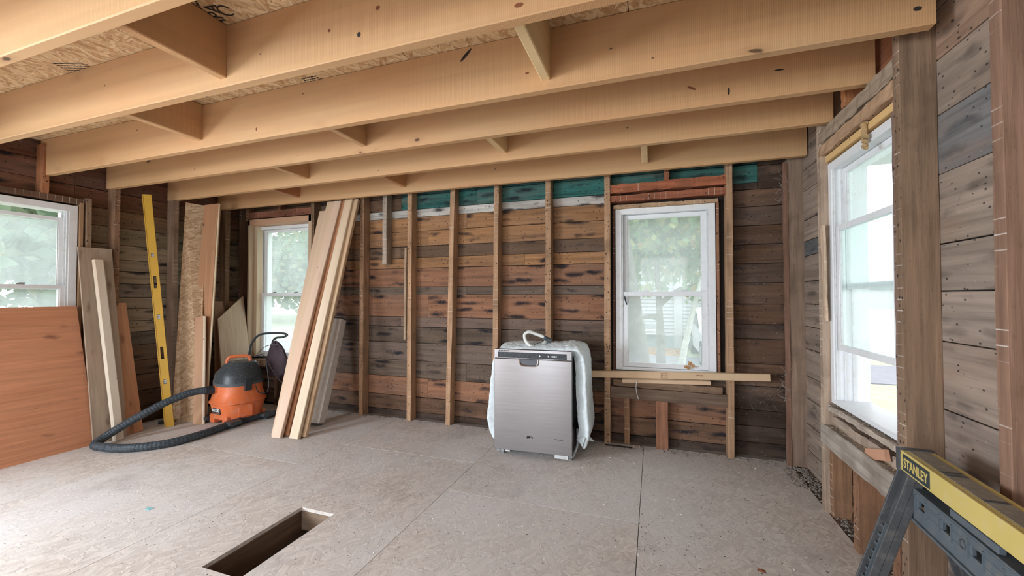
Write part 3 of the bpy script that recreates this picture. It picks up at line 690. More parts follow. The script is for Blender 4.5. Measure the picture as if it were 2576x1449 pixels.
# dry leaves and a cream wire at that window
for k, (px, py, s) in enumerate(((1726, 923, .020), (1736, 915, .024), (1744, 921, .018), (1732, 927, .015))):
    c = at_y(px, py, 3.34); n = 11; a0 = R.uniform(0, 6); tl = R.uniform(-.6, .6)
    vs = [Vector((0, 0, 0))] + [Vector((math.cos(2 * PI * q / n + a0), math.sin(tl) * math.sin(2 * PI * q / n + a0), math.sin(2 * PI * q / n + a0) * math.cos(tl))) * s * (1 if q % 2 else .55) for q in range(n)]
    m = MB(); m.add([v + c + Vector((0, .004 * abs(v.x) * 50, 0)) for v in vs], [(0, 1 + q, 1 + (q + 1) % n) for q in range(n)])
    o = m.build('dry_leaf', 'leaf_dry'); md = o.modifiers.new('thick', 'SOLIDIFY'); md.thickness = .001
    tag(o, ('leftmost small dry leaf in the bottom right corner of the far window', 'largest crumpled dry leaf in the bottom right corner of the far window', 'rightmost dry leaf against the frame of the far window', 'lowest dry leaf lying on the sill of the far window')[k], 'leaf', 'dry leaves on the window sill')
m = MB(); m.tube(smoothpath([at_y(1602, 958, 3.25), at_y(1600, 972, 3.245), at_y(1602, 990, 3.24), at_y(1606, 1004, 3.238)]), .0022, 6)
tag(m.build('wire', 'hosewhite'), 'short cream wire dangling below the far window timbers', 'wire')

# ================================================================== leaning sheets and boards, left side
def lean(name, fb, tp, w, t, wd, mat, col, label, cat, ch=.002, group=None):
    o = board(name, fb, tp, w, t, wd, mat, col, None, ch=ch)
    return tag(o, label, cat, group)
# big plywood sheet
Y0, Y1 = .78, 1.972
ply = MB(); dz = 1.072
vs = [(-4.112, Y0, 0), (-4.112, Y1, 0), (-4.305, Y1 - .045, dz), (-4.305, Y0, dz)]
off = Vector((-.012, 0, -.002))
ply.add([Vector(v) for v in vs] + [Vector(v) + off for v in vs], [(0, 1, 2, 3), (7, 6, 5, 4), (0, 4, 5, 1), (1, 5, 6, 2), (2, 6, 7, 3), (3, 7, 4, 0)])
mtx = frame_mtx((-4.2, 1.35, .53), (0, 1, 0), (-.178, 0, 1)); me = mesh('plywood_sheet', [mtx.inverted() @ v for v in ply.v], ply.f)
o = link('plywood_sheet', me, 'ply', None, (.60, .275, .15)); o.matrix_basis = mtx
tag(o, 'large reddish plywood sheet with knots leaning under the left window', 'plywood')
o = lean('plywood_strip', (-4.10, 2.055, .002), (-4.318, 2.037, 1.545), .215, .014, (0, 1, 0), 'ply', (.42, .33, .25), 'tall grey brown plywood strip standing behind the white timber beside the left window', 'plywood', .001)
o = lean('timber', (-4.055, 2.085, 0), (-4.262, 2.030, 1.445), .066, .036, (0, 1, 0), 'lumber', (.74, .66, .54), 'whitish rounded timber leaning on the grey brown plywood strip at left', 'board', .008)
o = lean('plywood_strip', (-4.135, 2.20, 0), (-4.335, 2.165, 1.09), .19, .012, (0, 1, 0), 'ply', (.56, .30, .17), 'narrow reddish plywood offcut behind the grey brown strip, its right edge showing', 'plywood', .001)
# level
def level():
    b0 = on_floor(423, 1073, .002); b0 = Vector((b0.x, b0.y + .01, .002)); t0 = Vector((-4.283, 2.372, 2.055))
    root = empty('spirit_level', b0); tag(root, 'long yellow spirit level with dark hand holes leaning against the left wall', 'spirit level')
    X = (t0 - b0); L = X.length; X.normalize(); wd = Vector((.55, .83, 0)); Y = (wd - X * wd.dot(X)).normalized(); mt = frame_mtx(b0, X, Y)
    hh = .029; th = .014
    fr = MB()
    slots = [(.30, .036, 'v'), (.60, .070, 'h'), (.99, .02, 'v'), (1.345, .070, 'h'), (1.63, .022, 'v')]
    slots = [(.40, .020, 'v'), (.66, .055, 'h'), (.985, .022, 'v'), (1.30, .055, 'h'), (1.545, .020, 'v')]
    s = L / 2.095
    xs_ = [0]
    for c, w, _ in slots: xs_ += [(c - w) * s, (c + w) * s]
    xs_.append(L)
    for i in range(0, len(xs_), 2): fr.box(xs_[i], xs_[i + 1], -hh, hh, -th, th)
    for i in range(1, len(xs_) - 1, 2):
        a = .011
        fr.box(xs_[i], xs_[i + 1], -hh, -a, -th, th); fr.box(xs_[i], xs_[i + 1], a, hh, -th, th)
    for s2 in (-1, 1): fr.box(0, L, s2 * hh - .003, s2 * hh + .003, -th - .003, th + .003)
    fr.build('frame', 'levelyellow', root, M4=mt)
    for c, w, ty in slots:
        if ty == 'h':
            m = MB(); a = w * s
            m.tube(smoothpath([(c * s + q[0] * a, q[1], th + .001) for q in ((-1, 0), (-.8, .011), (.8, .011), (1, 0), (.8, -.011), (-.8, -.011), (-1, 0))], 4), .0035, 6)
            m.build('hand_hole', 'black', root, M4=mt)
        else:
            m = MB(); m.tube([(c * s, -.011, 0), (c * s, .011, 0)], .007, 10); m.box(c * s - w * .8, c * s + w * .8, -.011, .011, -.005, -.001); m.build('vial', 'galv', root, M4=mt, smooth=True)
    for e in (0, L): m = MB(); m.box(e - .004, e + .004, -hh - .002, hh + .002, -th - .003, th + .003); m.build('end_cap', 'levelyellow', root, M4=mt)
    m = MB()
    for k in range(9): m.box(1.14 * s + (k - 4.5) * .018, 1.14 * s + (k - 4.5) * .018 + .010, -.008 + .003 * (k % 2), .007 - .002 * (k % 3), th, th + .001)
    m.build('worn_print', 'track', root, M4=mt)['kind'] = 'stuff'
level()
# small dark tool behind the foot of the level
p = on_floor(405, 1068); m = MB(); mt = Matrix.Translation((p.x, p.y + .04, 0)) @ Matrix.Rotation(.5, 4, 'Z')
rt = empty('hand_tool', (p.x, p.y + .04, 0)); tag(rt, 'small black and yellow tool on the floor behind the foot of the level', 'tool')
m.box(-.055, .055, -.022, .022, 0, .026, mt); m.build('body', 'black', rt, bevel=.006)
m = MB(); m.box(-.02, .075, -.012, .012, .026, .034, mt); m.build('blade', 'levelyellow', rt, bevel=.002)
# OSB strip, planks
def quad_sheet(name, c, t, mat, col=None):
    """flat sheet through the 4 corners c (bottom-left, bottom-right, top-right, top-left seen from the room), t thick away from the room"""
    c = [Vector(q) for q in c]; X = (c[3] - c[0]).normalized(); Y = (c[1] - c[0]); nrm = Y.cross(c[3] - c[0]).normalized()
    mt = frame_mtx(sum(c, Vector()) / len(c), X, Y); inv = mt.inverted(); off = -nrm * t
    n = len(c); vs = [inv @ v for v in c] + [inv @ (v + off) for v in c]
    fs = [tuple(range(n)), tuple(range(2 * n - 1, n - 1, -1))] + [((k + 1) % n, k, k + n, (k + 1) % n + n) for k in range(n)]
    me = mesh(name, vs, fs); o = link(name, me, mat, None, col); o.matrix_basis = mt; return o
xb = -4.06
o = quad_sheet('osb_strip', [on_floor(432, 1061), on_floor(500, 1061, 0), at_x(518, 518, -4.235), at_x(467, 509, -4.30)], .012, 'osb_strip')
tag(o, 'tall strip of oriented strand board leaning between the level and the brown plank', 'strand board')
o = quad_sheet('wide_plank', [on_floor(470, 1055), on_floor(512, 1057), at_x(549, 512, -4.10), at_x(514, 516, -4.16)], .035, 'lumber', (.50, .27, .15))
tag(o, 'tall brown plank with a pale right edge leaning behind the strand board strip', 'board')
q0 = on_floor(516, 1058); 
o = lean('batten', (q0.x + .003, q0.y + .005, 0), at_x(552, 514, -4.085), .012, .034, (.6, .8, 0), 'lumber', (.80, .70, .50), 'thin pale batten along the right edge of the tall brown plank', 'board')
o = quad_sheet('short_board', [on_floor(486, 1066), on_floor(508, 1067), at_x(512, 794, -4.04), at_x(490, 800, -4.10)], .03, 'lumber', (.54, .33, .20))
tag(o, 'short brown board standing against the foot of the strand board strip', 'board')
q0 = on_floor(512, 1066)
o = lean('batten', (q0.x, q0.y, 0), at_x(515, 796, -4.025), .020, .03, (.5, .85, 0), 'lumber', (.78, .72, .58), 'short white edged batten beside the short brown board near the vacuum', 'board', .005)
# triangular plywood and its darker neighbour
o = quad_sheet('plywood_offcut', [on_slope(*q, -4.0, -4.25, 1.15) for q in ((566, 1040), (644, 1032), (612, 744), (548, 802))], .012, 'ply', (.60, .46, .33))
tag(o, 'pale plywood offcut cut to a slanting point behind the vacuum', 'plywood')
o = quad_sheet('plywood_offcut', [on_slope(*q, -4.08, -4.31, .93) for q in ((543, 1040), (600, 1034), (600, 758), (540, 758))], .012, 'ply', (.42, .27, .17))
tag(o, 'dark square topped plywood offcut behind the slanting pale one', 'plywood')
# the stack of long timbers in front of the back window
def floor_x(px, y): return at_y(px, 1090, y).x
def tim(bx, by, tx, ty, tz, col, label, w=.082, t=.037, wd=(1, .12, 0)):
    a = on_floor(bx, 1100); y = by; x = at_y(bx, 1100, y).x; z = tz
    T = at_y(tx, ty, z)
    return lean('timber', (x, y, .004), T, w, t, wd, 'lumber', col, label, 'board', .004)
LC = (.70, .53, .40)
tim(697, 2.53, 851.5, 508, 3.215, LC, 'pale timber in front in the leaning stack, covering the two at its left')
tim(696, 2.57, 835, 509, 3.225, (.66, .49, .34), 'long pale timber in the leaning stack, second top end from the left')
tim(697, 2.61, 815, 533, 3.245, (.66, .50, .36), 'lowest topped timber at the left edge of the leaning stack')
tim(719, 2.60, 864, 506, 3.245, (.52, .26, .14), 'reddish brown timber in the dark gap of the leaning stack', .070)
tim(741.5, 2.56, 880, 504, 3.215, (.72, .58, .42), 'pale timber at the right front of the leaning stack')
tim(761, 2.62, 895, 503, 3.245, (.62, .47, .31), 'half hidden timber at the far right of the leaning stack', .078)
# cream metal cover
def cover():
    root = empty('metal_cover', (-2.9, 2.94, 0)); tag(root, 'cream enamelled metal channel with a seam leaning right of the timber stack', 'metal cover')
    a = Vector((-2.965, 2.925, .0)); X = (at_y(852, 804, 3.22) - Vector((-2.885, 2.93, 0))); L = X.length; mt = frame_mtx(a, X, (1, .18, 0))
    prof = [(0, 0), (.012, .004), (.030, -.010), (.055, -.022), (.085, -.016), (.105, .004), (.118, .012), (.150, .012), (.150, .02)]
    prof = [(y, z) for y, z in prof]
    m = MB(); r = []
    back = [(.150, -.075), (0, -.075)]
    for x in (0, L): r.append([Vector((x, y, z)) for y, z in prof[:-1] + back])
    m.loft(r); o = m.build('channel', 'cover', root, M4=mt)
    m = MB(); r = []
    for x in (L * .52, L * .52 + .006): r.append([Vector((x, y + (.001 if y > .1 else -.001), z + .0015)) for y, z in prof[:-1] + back])
    m.loft(r); m.build('seam', 'track', root, M4=mt)
    for x, h in ((-.004, .012), (L - .004, .012)):
        m = MB(); m.box(x, x + h, -.002, .153, -.078, .006); m.build('end_cap', 'greydark', root, M4=mt)
cover()

# ================================================================== dishwasher
def dishwasher():
    o0 = Vector((-.818, 2.80, 0)); rz = math.atan2(.024, .522); mt = Matrix.Translation(o0) @ Matrix.Rotation(rz, 4, 'Z')
    root = empty('dishwasher', o0, rz); tag(root, 'stainless steel dishwasher wrapped in a white fibre blanket on the strand board floor', 'dishwasher')
    w = .283
    m = MB(); m.box(-w, w, 0, .030, .045, .700); m.build('door', 'steel', root, M4=mt, bevel=.003)
    door = root.children[0] if root.children else None
    m = MB(); m.box(-w, w, -.002, .030, .702, .768); con = m.build('console', 'steel', root, M4=mt, bevel=.003)
    m = MB(); m.box(-w + .028, w - .035, -.0045, -.0015, .708, .748); m.build('control_strip', 'black', con, M4=mt, bevel=.002)
    m = MB()
    for x in (.055, .115, .135, .150, .163, .172): m.box(x, x + .006, -.0055, -.0045, .722, .732)
    m.build('indicator_marks', 'letters', con, M4=mt)['kind'] = 'stuff'
    m = MB()
    for k in range(5): m.box(-w + .035 + k * .017, -w + .048 + k * .017, -.0035, -.0015, .755, .760)
    m.build('vent_slots', 'dark', con, M4=mt)
    # pocket handle
    m = MB(); pts = [(-.092, -.004, .700), (-.090, -.006, .675), (-.078, -.006, .660), (-.055, -.006, .655), (.010, -.006, .655), (.034, -.006, .660), (.045, -.006, .675), (.047, -.004, .700)]
    m.tube(smoothpath(pts, 5), .0062, 8); m.build('handle_rim', 'chrome', con, M4=mt, smooth=True)
    m = MB(); m.box(-.086, .041, -.002, .0, .661, .7005); m.build('handle_pocket', 'glassdark', con, M4=mt)
    # marks on the door
    m = MB()
    for k in range(16): x = -.02 + R.uniform(-.03, .02); m.box(x, x + .006, -.0008, 0, .150 + R.uniform(-.012, .006), .154 + R.uniform(-.006, .006))
    for k in range(14): x = .19 + R.uniform(-.03, .025); m.box(x, x + .006, -.0008, 0, .150, .153 + R.uniform(-.002, .004))
    m.build('scuff_marks', 'inkblack', root, M4=mt)['kind'] = 'stuff'
    m = MB(); m.box(-w + .015, w - .015, .032, .44, .10, .745); m.build('tub', 'galv', root, M4=mt)
    m = MB(); m.box(-w + .01, -w + .03, .032, .44, .02, .76); m.build('side_frame', 'galv', root, M4=mt); m = MB(); m.box(w - .03, w - .004, .032, .06, .03, .76); m.box(w - .03, w - .01, .059, .44, .05, .10); m.build('side_frame', 'galv', root, M4=mt)
    for x in (-w + .05, w - .02):
        m = MB(); m.box(x - .014, x + .014, .04, .07, .018, .12); m.tube([(x, .055, 0), (x, .055, .02)], .012, 10); m.build('foot', 'galv', root, M4=mt)
    for x in (-w + .05, w - .04):
        m = MB(); m.box(x - .012, x + .012, .38, .41, .01, .12); m.tube([(x, .395, 0), (x, .395, .02)], .012, 10); m.build('foot', 'galv', root, M4=mt)
    m = MB(); m.tube(smoothpath([(w - .006, .05, .02), (w + .012, .07, .06), (w + .026, .10, .11), (w + .02, .13, .20)]), .009, 8); m.build('brace_arm', 'galv', root, M4=mt, smooth=True)
    m = MB(); m.box(w - .125, w - .03, .015, .028, .016, .040); m.build('warning_label', 'track', root, M4=mt)
    m = MB(); m.box(-w + .075, -w + .11, .03, .035, .022, .042); m.build('warning_label', 'track', root, M4=mt)
    m = MB(); m.box(w - .10, w + .0, .09, .40, .03, .22); m.build('pump_housing', 'bag', root, M4=mt, bevel=.02)
    # blanket: profile in x/z swept from front to back
    prof = [(-w - .020, .085), (-w - .075, .22), (-w - .060, .40), (-w - .040, .60), (-w - .012, .735), (-w + .06, .775), (-.10, .782), (.08, .785), (.20, .790), (w - .01, .795), (w + .055, .775), (w + .085, .70), (w + .092, .55), (w + .100, .35), (w + .112, .20), (w + .085, .095), (w + .062, .085)]
    P = smoothpath([Vector((x, 0, z)) for x, z in prof], 5); nv = 22; vs = []; fs = []
    for j in range(nv + 1):
        t = j / nv; y = .034 + .40 * t; sq = .016 * math.sin(t * 9)
        for i, q in enumerate(P):
            k = i / len(P); x = q.x; z = q.z
            if j == 0: x *= .975 if abs(x) > w else 1; z -= .012 if z > .7 else 0
            front = max(0, 1 - t * 5)
            if z > .7: z += .022 * math.sin(PI * min(1, t * 1.1)) - front * .012
            vs.append(Vector((x + R.uniform(-.003, .003) + sq * .3, y + (0 if j else R.uniform(-.006, .006)) + (.03 * (1 - z / .8) if x > 0 and t < .3 else 0), z + R.uniform(-.003, .003))))
    n = len(P)
    for j in range(nv):
        for i in range(n - 1): fs.append((j * n + i, j * n + i + 1, (j + 1) * n + i + 1, (j + 1) * n + i))
    m = MB(); m.add(vs, fs); b = m.build('insulation_blanket', 'fluff', root, M4=mt)
    for p_ in b.data.polygons: p_.use_smooth = True
    md = b.modifiers.new('thick', 'SOLIDIFY'); md.thickness = .082; md.offset = -1
    md = b.modifiers.new('sub', 'SUBSURF'); md.levels = 1; md.render_levels = 2
    tx = bpy.data.textures.new('fluff', 'CLOUDS'); tx.noise_scale = .03
    md = b.modifiers.new('d', 'DISPLACE'); md.texture = tx; md.strength = .010; md.mid_level = .5
    # drain hose loop
    y = 2.93
    pts = [at_y(*p_, y + dy) for p_, dy in (((1384, 858), .02), ((1368, 848), .01), ((1350, 841), 0), ((1332, 835), -.02), ((1320, 842), -.03), ((1323, 858), -.04), ((1336, 871), -.04), ((1350, 875), -.03), ((1362, 869), 0), ((1374, 858), .03))]
    m = MB(); m.tube(smoothpath(pts, 8), .0125, 12, rib=.0); m.build('drain_hose', 'hosewhite', root, smooth=True)
    m = MB(); m.tube([at_y(1368, 849, y + .01), at_y(1387, 858, y + .02)], .017, 12); m.build('hose_coupling', 'greyplastic', root, smooth=True)
    m = MB(); m.tube(smoothpath([at_y(1352, 866, y - .04), at_y(1350, 877, y - .06), at_y(1344, 874, y - .05), at_y(1346, 866, y - .04), at_y(1358, 862, y - .02), at_y(1380, 850, y - .01), at_y(1376, 864, y - .01), at_y(1360, 872, y - .03)], 6), .002, 6); m.build('cable_tie', 'black', root)
    m = MB(); m.tube(smoothpath([at_y(1338, 849, y), at_y(1345, 866, y - .03), at_y(1338, 880, y - .08)], 6), .0015, 6); m.build('wire', 'black', root)
dishwasher()

# ================================================================== wet and dry vacuum
VC = Vector((-3.65, 2.775, 0))
def ring(c, rx, ry, z, n=40, p=2.6, dy=0):
    out = []
    for k in range(n):
        a = 2 * PI * k / n; ca, sa = math.cos(a), math.sin(a)
        r = 1 / ((abs(ca) ** p + abs(sa) ** p) ** (1 / p)); out.append(Vector((c.x + ca * r * rx + 0, c.y + sa * r * ry + dy, z)))
    return out
def vacuum():
    root = empty('vacuum_cleaner', VC); tag(root, 'orange and black wet and dry vacuum with a black hose beside the timber stack', 'vacuum cleaner')
    ax = math.radians(-98); RT = Matrix.Translation(VC) @ Matrix.Rotation(ax, 4, 'Z') @ Matrix.Translation(-VC)   # local +x = front
    m = MB(); prof = [(.055, .165), (.06, .172), (.12, .180), (.185, .190), (.195, .202), (.205, .202), (.215, .190), (.30, .172), (.345, .168)]
    m.loft([ring(VC, r * 1.06, r, z) for z, r in prof]); m.build('tank', 'orange', root, M4=RT, smooth=True)
    for s in (-1, 1):                                       # skirt feet of the tank
        m = MB(); m.box(VC.x + .10, VC.x + .175, VC.y + s * .10 - .035, VC.y + s * .10 + .035, .012, .09); m.build('tank_foot', 'orange', root, M4=RT, bevel=.01)
        m = MB(); m.box(VC.x - .175, VC.x - .10, VC.y + s * .10 - .035, VC.y + s * .10 + .035, .012, .09); m.build('tank_foot', 'orange', root, M4=RT, bevel=.01)
    for (dx, dy) in ((.15, .19), (.15, -.19), (-.15, .19), (-.15, -.19)):
        m = MB(); m.box(VC.x + dx - .055, VC.x + dx + .055, VC.y + dy - .045, VC.y + dy + .045, .028, .062); m.tube([(VC.x + dx, VC.y + dy - .018, .025), (VC.x + dx, VC.y + dy + .018, .025)], .025, 14)
        m.build('caster', 'vaclid', root, M4=RT, bevel=.008)
    m = MB(); m.loft([ring(VC, .185, .175, .346), ring(VC, .187, .177, .372)]); m.build('rim_band', 'greyplastic', root, M4=RT, smooth=True)
    m = MB(); pf = [(.372, .178, 0), (.43, .168, 0), (.455, .160, 0), (.50, .130, -.012), (.53, .115, -.02), (.545, .10, -.02)]
    m.loft([[v + Vector((d, 0, 0)) for v in ring(VC, r * 1.05, r, z)] for z, r, d in pf]); m.build('motor_head', 'vaclid', root, M4=RT, smooth=True)
    m = MB(); m.box(VC.x + .07, VC.x + .125, VC.y - .035, VC.y + .035, .478, .50); m.build('switch_recess', 'dark', root, M4=RT, bevel=.006)
    m = MB(); m.box(VC.x + .02, VC.x + .05, VC.y - .05, VC.y - .01, .540, .548); m.build('printed_label', 'galv', root, M4=RT)
    # carrying handle
    m = MB(); hp = [(-.09, 0, .53), (-.085, 0, .57), (-.055, 0, .592), (.055, 0, .592), (.085, 0, .57), (.09, 0, .53)]
    hd = Matrix.Translation(VC) @ Matrix.Rotation(math.radians(-37 + 90), 4, 'Z')
    m.tube(smoothpath([Vector(q) for q in hp], 6), .015, 8); m.build('carry_handle', 'orange', root, M4=hd, smooth=True)
    # side pocket panel + latch on the right side, name plate on the left front
    def radial(nm, ang, z0, z1, hw, r, mat, th=.006, bev=.003):
        q = Matrix.Translation(VC) @ Matrix.Rotation(math.radians(ang), 4, 'Z'); m = MB(); m.box(r, r + th, -hw, hw, z0, z1); return m.build(nm, mat, root, M4=q, bevel=bev), q
    radial('side_panel', -20, .075, .175, .055, .186, 'orange'); radial('latch', -14, .30, .40, .028, .172, 'black', .022)
    o, q = radial('name_plate', -93, .108, .160, .052, .184, 'labelblack', .014)
    text('lettering', 'RIDGID', 'letters', .034, q @ frame_mtx((.1990, 0, .140), (0, 1, 0), (0, 0, 1)), o, .0006, .85, .0006)
    m = MB(); m.box(.1985, .1992, -.044, .044, .116, .1185); m.build('rule_line', 'orange', o, M4=q)
    # inlet and hose
    q = Matrix.Translation(VC) @ Matrix.Rotation(math.radians(-108), 4, 'Z')
    m = MB(); m.tube([q @ Vector((.150, 0, .315)), q @ Vector((.195, 0, .315))], .040, 18); m.build('inlet_port', 'orange', root, smooth=True)
    st = q @ Vector((.18, 0, .315)); st2 = q @ Vector((.25, 0, .322))
    pts = [st, st2, (-3.78, 2.44, .318), (-3.84, 2.30, .270), (-3.90, 2.18, .205), (-3.97, 2.06, .125), (-4.01, 1.97, .062), (-3.985, 1.905, .035), (-3.90, 1.89, .033), (-3.74, 1.915, .031), (-3.60, 1.99, .031), (-3.50, 2.12, .031), (-3.475, 2.30, .031), (-3.485, 2.45, .031), (-3.505, 2.60, .031)]
    pth = smoothpath(pts, 14); m = MB(); m.tube(pth, .030, 14, rib=.028); m.build('hose', 'hose', root, smooth=False)
    m = MB(); m.tube([q @ Vector((.185, 0, .315)), q @ Vector((.26, 0, .322))], .036, 16); m.build('hose_cuff', 'black', root, smooth=True)
    m = MB(); m.tube(smoothpath([(-3.503, 2.585, .031), (-3.50, 2.68, .034), (-3.49, 2.85, .032), (-3.44, 3.00, .03)], 6), [.034] * 7 + [.026] * 12, 14); m.build('wand_end', 'hose', root, smooth=True)
    # cord hung on the head
    a = lambda px, py, y: at_y(px, py, y)
    m = MB(); m.tube(smoothpath([a(645, 895, 2.72), a(668, 900, 2.78), a(672, 925, 2.80), a(676, 970, 2.80), a(668, 988, 2.77), a(650, 986, 2.70), a(643, 970, 2.66)], 8), .004, 6); m.build('power_cord', 'black', root, smooth=True)
    m = MB(); m.tube(smoothpath([a(640, 897, 2.74), a(662, 893, 2.80), a(682, 925, 2.86), a(705, 958, 2.92), a(730, 972, 2.96)], 8), .0045, 6); m.build('power_cord', 'bag', root, smooth=True)
vacuum()
# bent tube with a hanging fabric bag
def bagthing():
    base = Vector((-3.98, 3.12, 0)); root = empty('bag_on_tube', base); tag(root, 'dark purple fabric bag hanging from a bent black tube by the left back window', 'bag')
    a = lambda px, py, y=3.12: at_y(px, py, y)
    m = MB(); m.tube(smoothpath([Vector((base.x + .02, base.y, 0)), Vector((base.x + .01, base.y, .35)), a(627, 895), a(632, 868), a(645, 848), a(662, 840), a(690, 838), (a(714, 839)), a(722, 843), a(712, 848), a(695, 850), a(686, 858)], 8), .011, 10); m.build('tube', 'vaclid', root, smooth=True)
    c = [(858, 690, 4), (866, 694, 14), (880, 697, 24), (900, 697, 31), (920, 696, 33), (938, 696, 30), (947, 697, 22)]
    m = MB(); rings = []
    for py, cx_, hw in reversed(c):
        p = a(cx_, py, 3.10); r = hw * 3.95 / F; n = 20
        rings.append([Vector((p.x + r * math.cos(2 * PI * k / n) * (1 + .10 * math.sin(5 * k + py)), p.y + r * .55 * math.sin(2 * PI * k / n) * (1 + .12 * math.cos(3 * k + py)), p.z + .012 * math.sin(k * 1.7))) for k in range(n)])
    m.loft(rings); o = m.build('fabric_bag', 'bag', root, smooth=True); md = o.modifiers.new('s', 'SUBSURF'); md.levels = 1; md.render_levels = 2
    m = MB(); p = a(691, 866, 3.08); m.tube([p + Vector((.035 * math.cos(t * .5), .028 * math.sin(t * .5), .004 * math.sin(t))) for t in range(14)], .004, 6); m.build('drawstring', 'galv', root)
    m = MB(); m.tube(smoothpath([a(640, 900, 3.0), a(652, 885, 3.04), a(668, 872, 3.07), a(688, 866, 3.08)], 6), .003, 6); m.build('cord', 'black', root)
bagthing()

# ================================================================== sawhorse
def sawhorse():
    far = Vector((.742, 1.665, 0)); dirv = Vector((-.055, -1, 0)).normalized(); side = Vector((1, -.055, 0)).normalized()
    mt = frame_mtx(far, dirv, side)      # local x: away from the far end towards the camera, y: to the right, z: up?
    if (mt.to_3x3() @ Vector((0, 0, 1))).z < 0:
        mt = Matrix((dirv, side, Vector((0, 0, 1)))).transposed().to_4x4(); mt.translation = far
    root = empty('sawhorse', far); tag(root, 'grey folding sawhorse with a yellow top rail in front of the right window', 'sawhorse')
    L = .92; zt, zb = .662, .600; w = .085
    def b(nm, parts, mat, par=root, bev=.002):
        m = MB()
        for p in parts: m.box(*p)
        return m.build(nm, mat, par, M4=mt, bevel=bev)
    rail = b('top_rail', [(.022, L - .02, 0, .010, zb, zt), (.022, L - .02, w - .010, w, zb, zt), (.022, L - .02, .010, w - .010, zt - .006, zt)], 'yellow')
    b('rail_core', [(.03, L - .03, .0105, w - .0105, zb + .004, zt - .0065)], 'dark', rail, 0)
    b('top_recess', [(.03, L - .03, .018, w - .018, zt - .0005, zt + .0008)], 'recess', rail, 0)
    for x in (.19, .21, .36, .51, .53, .70): b('top_pad', [(x, x + .012, .020, w - .020, zt, zt + .002)], 'greydark', rail, 0)
    b('end_cap', [(-.004, .024, -.003, w + .003, zb - .004, zt + .003)], 'greydark'); b('end_cap', [(L - .024, L + .004, -.003, w + .003, zb - .004, zt + .003)], 'greydark')
    lab = b('label_plate', [(.040, .185, -.0022, .0, zb + .007, zt - .007)], 'labelblack', rail, 0)
    tm = mt @ frame_mtx((.1125, -.0026, (zb + zt) / 2 - .001), (1, 0, 0), (0, 0, 1))
    # lettering reads from the left: local x of the rail runs towards the viewer's right
    text('lettering', 'STANLEY', 'yellow', .040, tm, rail, .0004, .80, .0010)
    # tray / hinge panel under the rail with slots
    m = MB(); y0, y1 = .012, .022
    n = 6; x0 = .045; step = .122; sw = .034
    m.box(x0, L - .05, y0, y1, .536, .556); m.box(x0, L - .05, y0, y1, .470, .512)
    xs_ = x0
    for k in range(n):
        a = x0 + .045 + k * step
        m.box(xs_, a, y0, y1, .512, .536); xs_ = a + sw
    m.box(xs_, L - .05, y0, y1, .512, .536)
    m.box(x0, L - .05, y0, y0 + .05, .556, .562); m.box(x0, L - .05, y0 - .006, y1, .462, .470)
    m.build('side_panel', 'greyplastic', root, M4=mt, bevel=.0015)
    m = MB()
    for k in range(n):
        a = x0 + .045 + k * step
        for (p, q, r, s) in ((-.012, -.009, .500, .548), (sw + .009, sw + .012, .500, .548)): m = MB(); m.box(a + p, a + q, y0 - .0035, y0, r, s); m.build('rib', 'greyplastic', root, M4=mt)
    m = MB(); m.tube([(.30 + .011 * math.cos(t * PI / 8), y0 - .001, .522 + .011 * math.sin(t * PI / 8)) for t in range(17)], .0016, 5); m.build('moulded_mark', 'greydark', root, M4=mt)
    b('inner_panel', [(x0, L - .05, .060, .068, .47, .556)], 'greyplastic')
    b('crossbar', [(.02, .05, .012, .07, .50, .602)], 'greydark'); b('crossbar', [(L - .05, L - .02, .012, .07, .50, .602)], 'greydark')
    b('tray_lip', [(.24, .42, .015, .03, .565, .585)], 'greyplastic')
    # legs: A-frames at both ends
    def leg(x, s, nm='leg'):
        top = Vector((x, .042 + s * .018, .600)); bot = Vector((x + (.0), .042 + s * .20, 0.0))
        if s < 0: bot.y = -.160
        d = (bot - top); L_ = d.length; m = MB(); q = frame_mtx(top, d, (1, 0, 0))
        m.box(0, L_ - .012, -.038, .030, -.003, .003, q); m.box(0, L_ - .012, -.038, -.031, -.022, .022, q); m.box(0, L_ - .012, .024, .030, -.022, .022, q)
        lg = m.build(nm, 'greydark', root, M4=mt, bevel=.002)
        m = MB(); m.box(L_ - .02, L_, -.046, .038, -.028, .028, q); m.build('foot_pad', 'black', lg, M4=mt, bevel=.003)
        return lg, q, L_
    for x in (.035, L - .045):
        lg, q, L_ = leg(x, -1)
        # ladder of notches on the outer flange
        sgn = 1 if (mt.to_3x3() @ q.to_3x3() @ Vector((0, 0, 1))).x < 0 else -1
        m = MB()
        for k in range(7): m.box(.20 + k * .030, .207 + k * .030, -.030, -.010, sgn * .003 if sgn > 0 else -.012, .012 if sgn > 0 else -.003, q)
        m.box(.185, .41, -.010, -.006, .003 if sgn > 0 else -.013, .013 if sgn > 0 else -.003, q)
        m.build('notched_rack', 'greyplastic', lg, M4=mt)
        m = MB(); m.box(.405, .425, -.030, -.008, .003 if sgn > 0 else -.014, .014 if sgn > 0 else -.003, q); m.build('clip', 'red', lg, M4=mt, bevel=.002)
        m = MB()
        for k in range(12): m.box(.12 + k * .034, .13 + k * .034, .018, .025, .003 if sgn > 0 else -.006, .006 if sgn > 0 else -.003, q)
        m.build('moulded_notches', 'dark', lg, M4=mt)['kind'] = 'stuff'
        leg(x, 1)
    b('end_spreader', [(.02, .05, -.06, .10, .30, .33)] if False else [(L - .06, L - .035, -.04, .10, .33, .36)], 'greydark')
sawhorse()

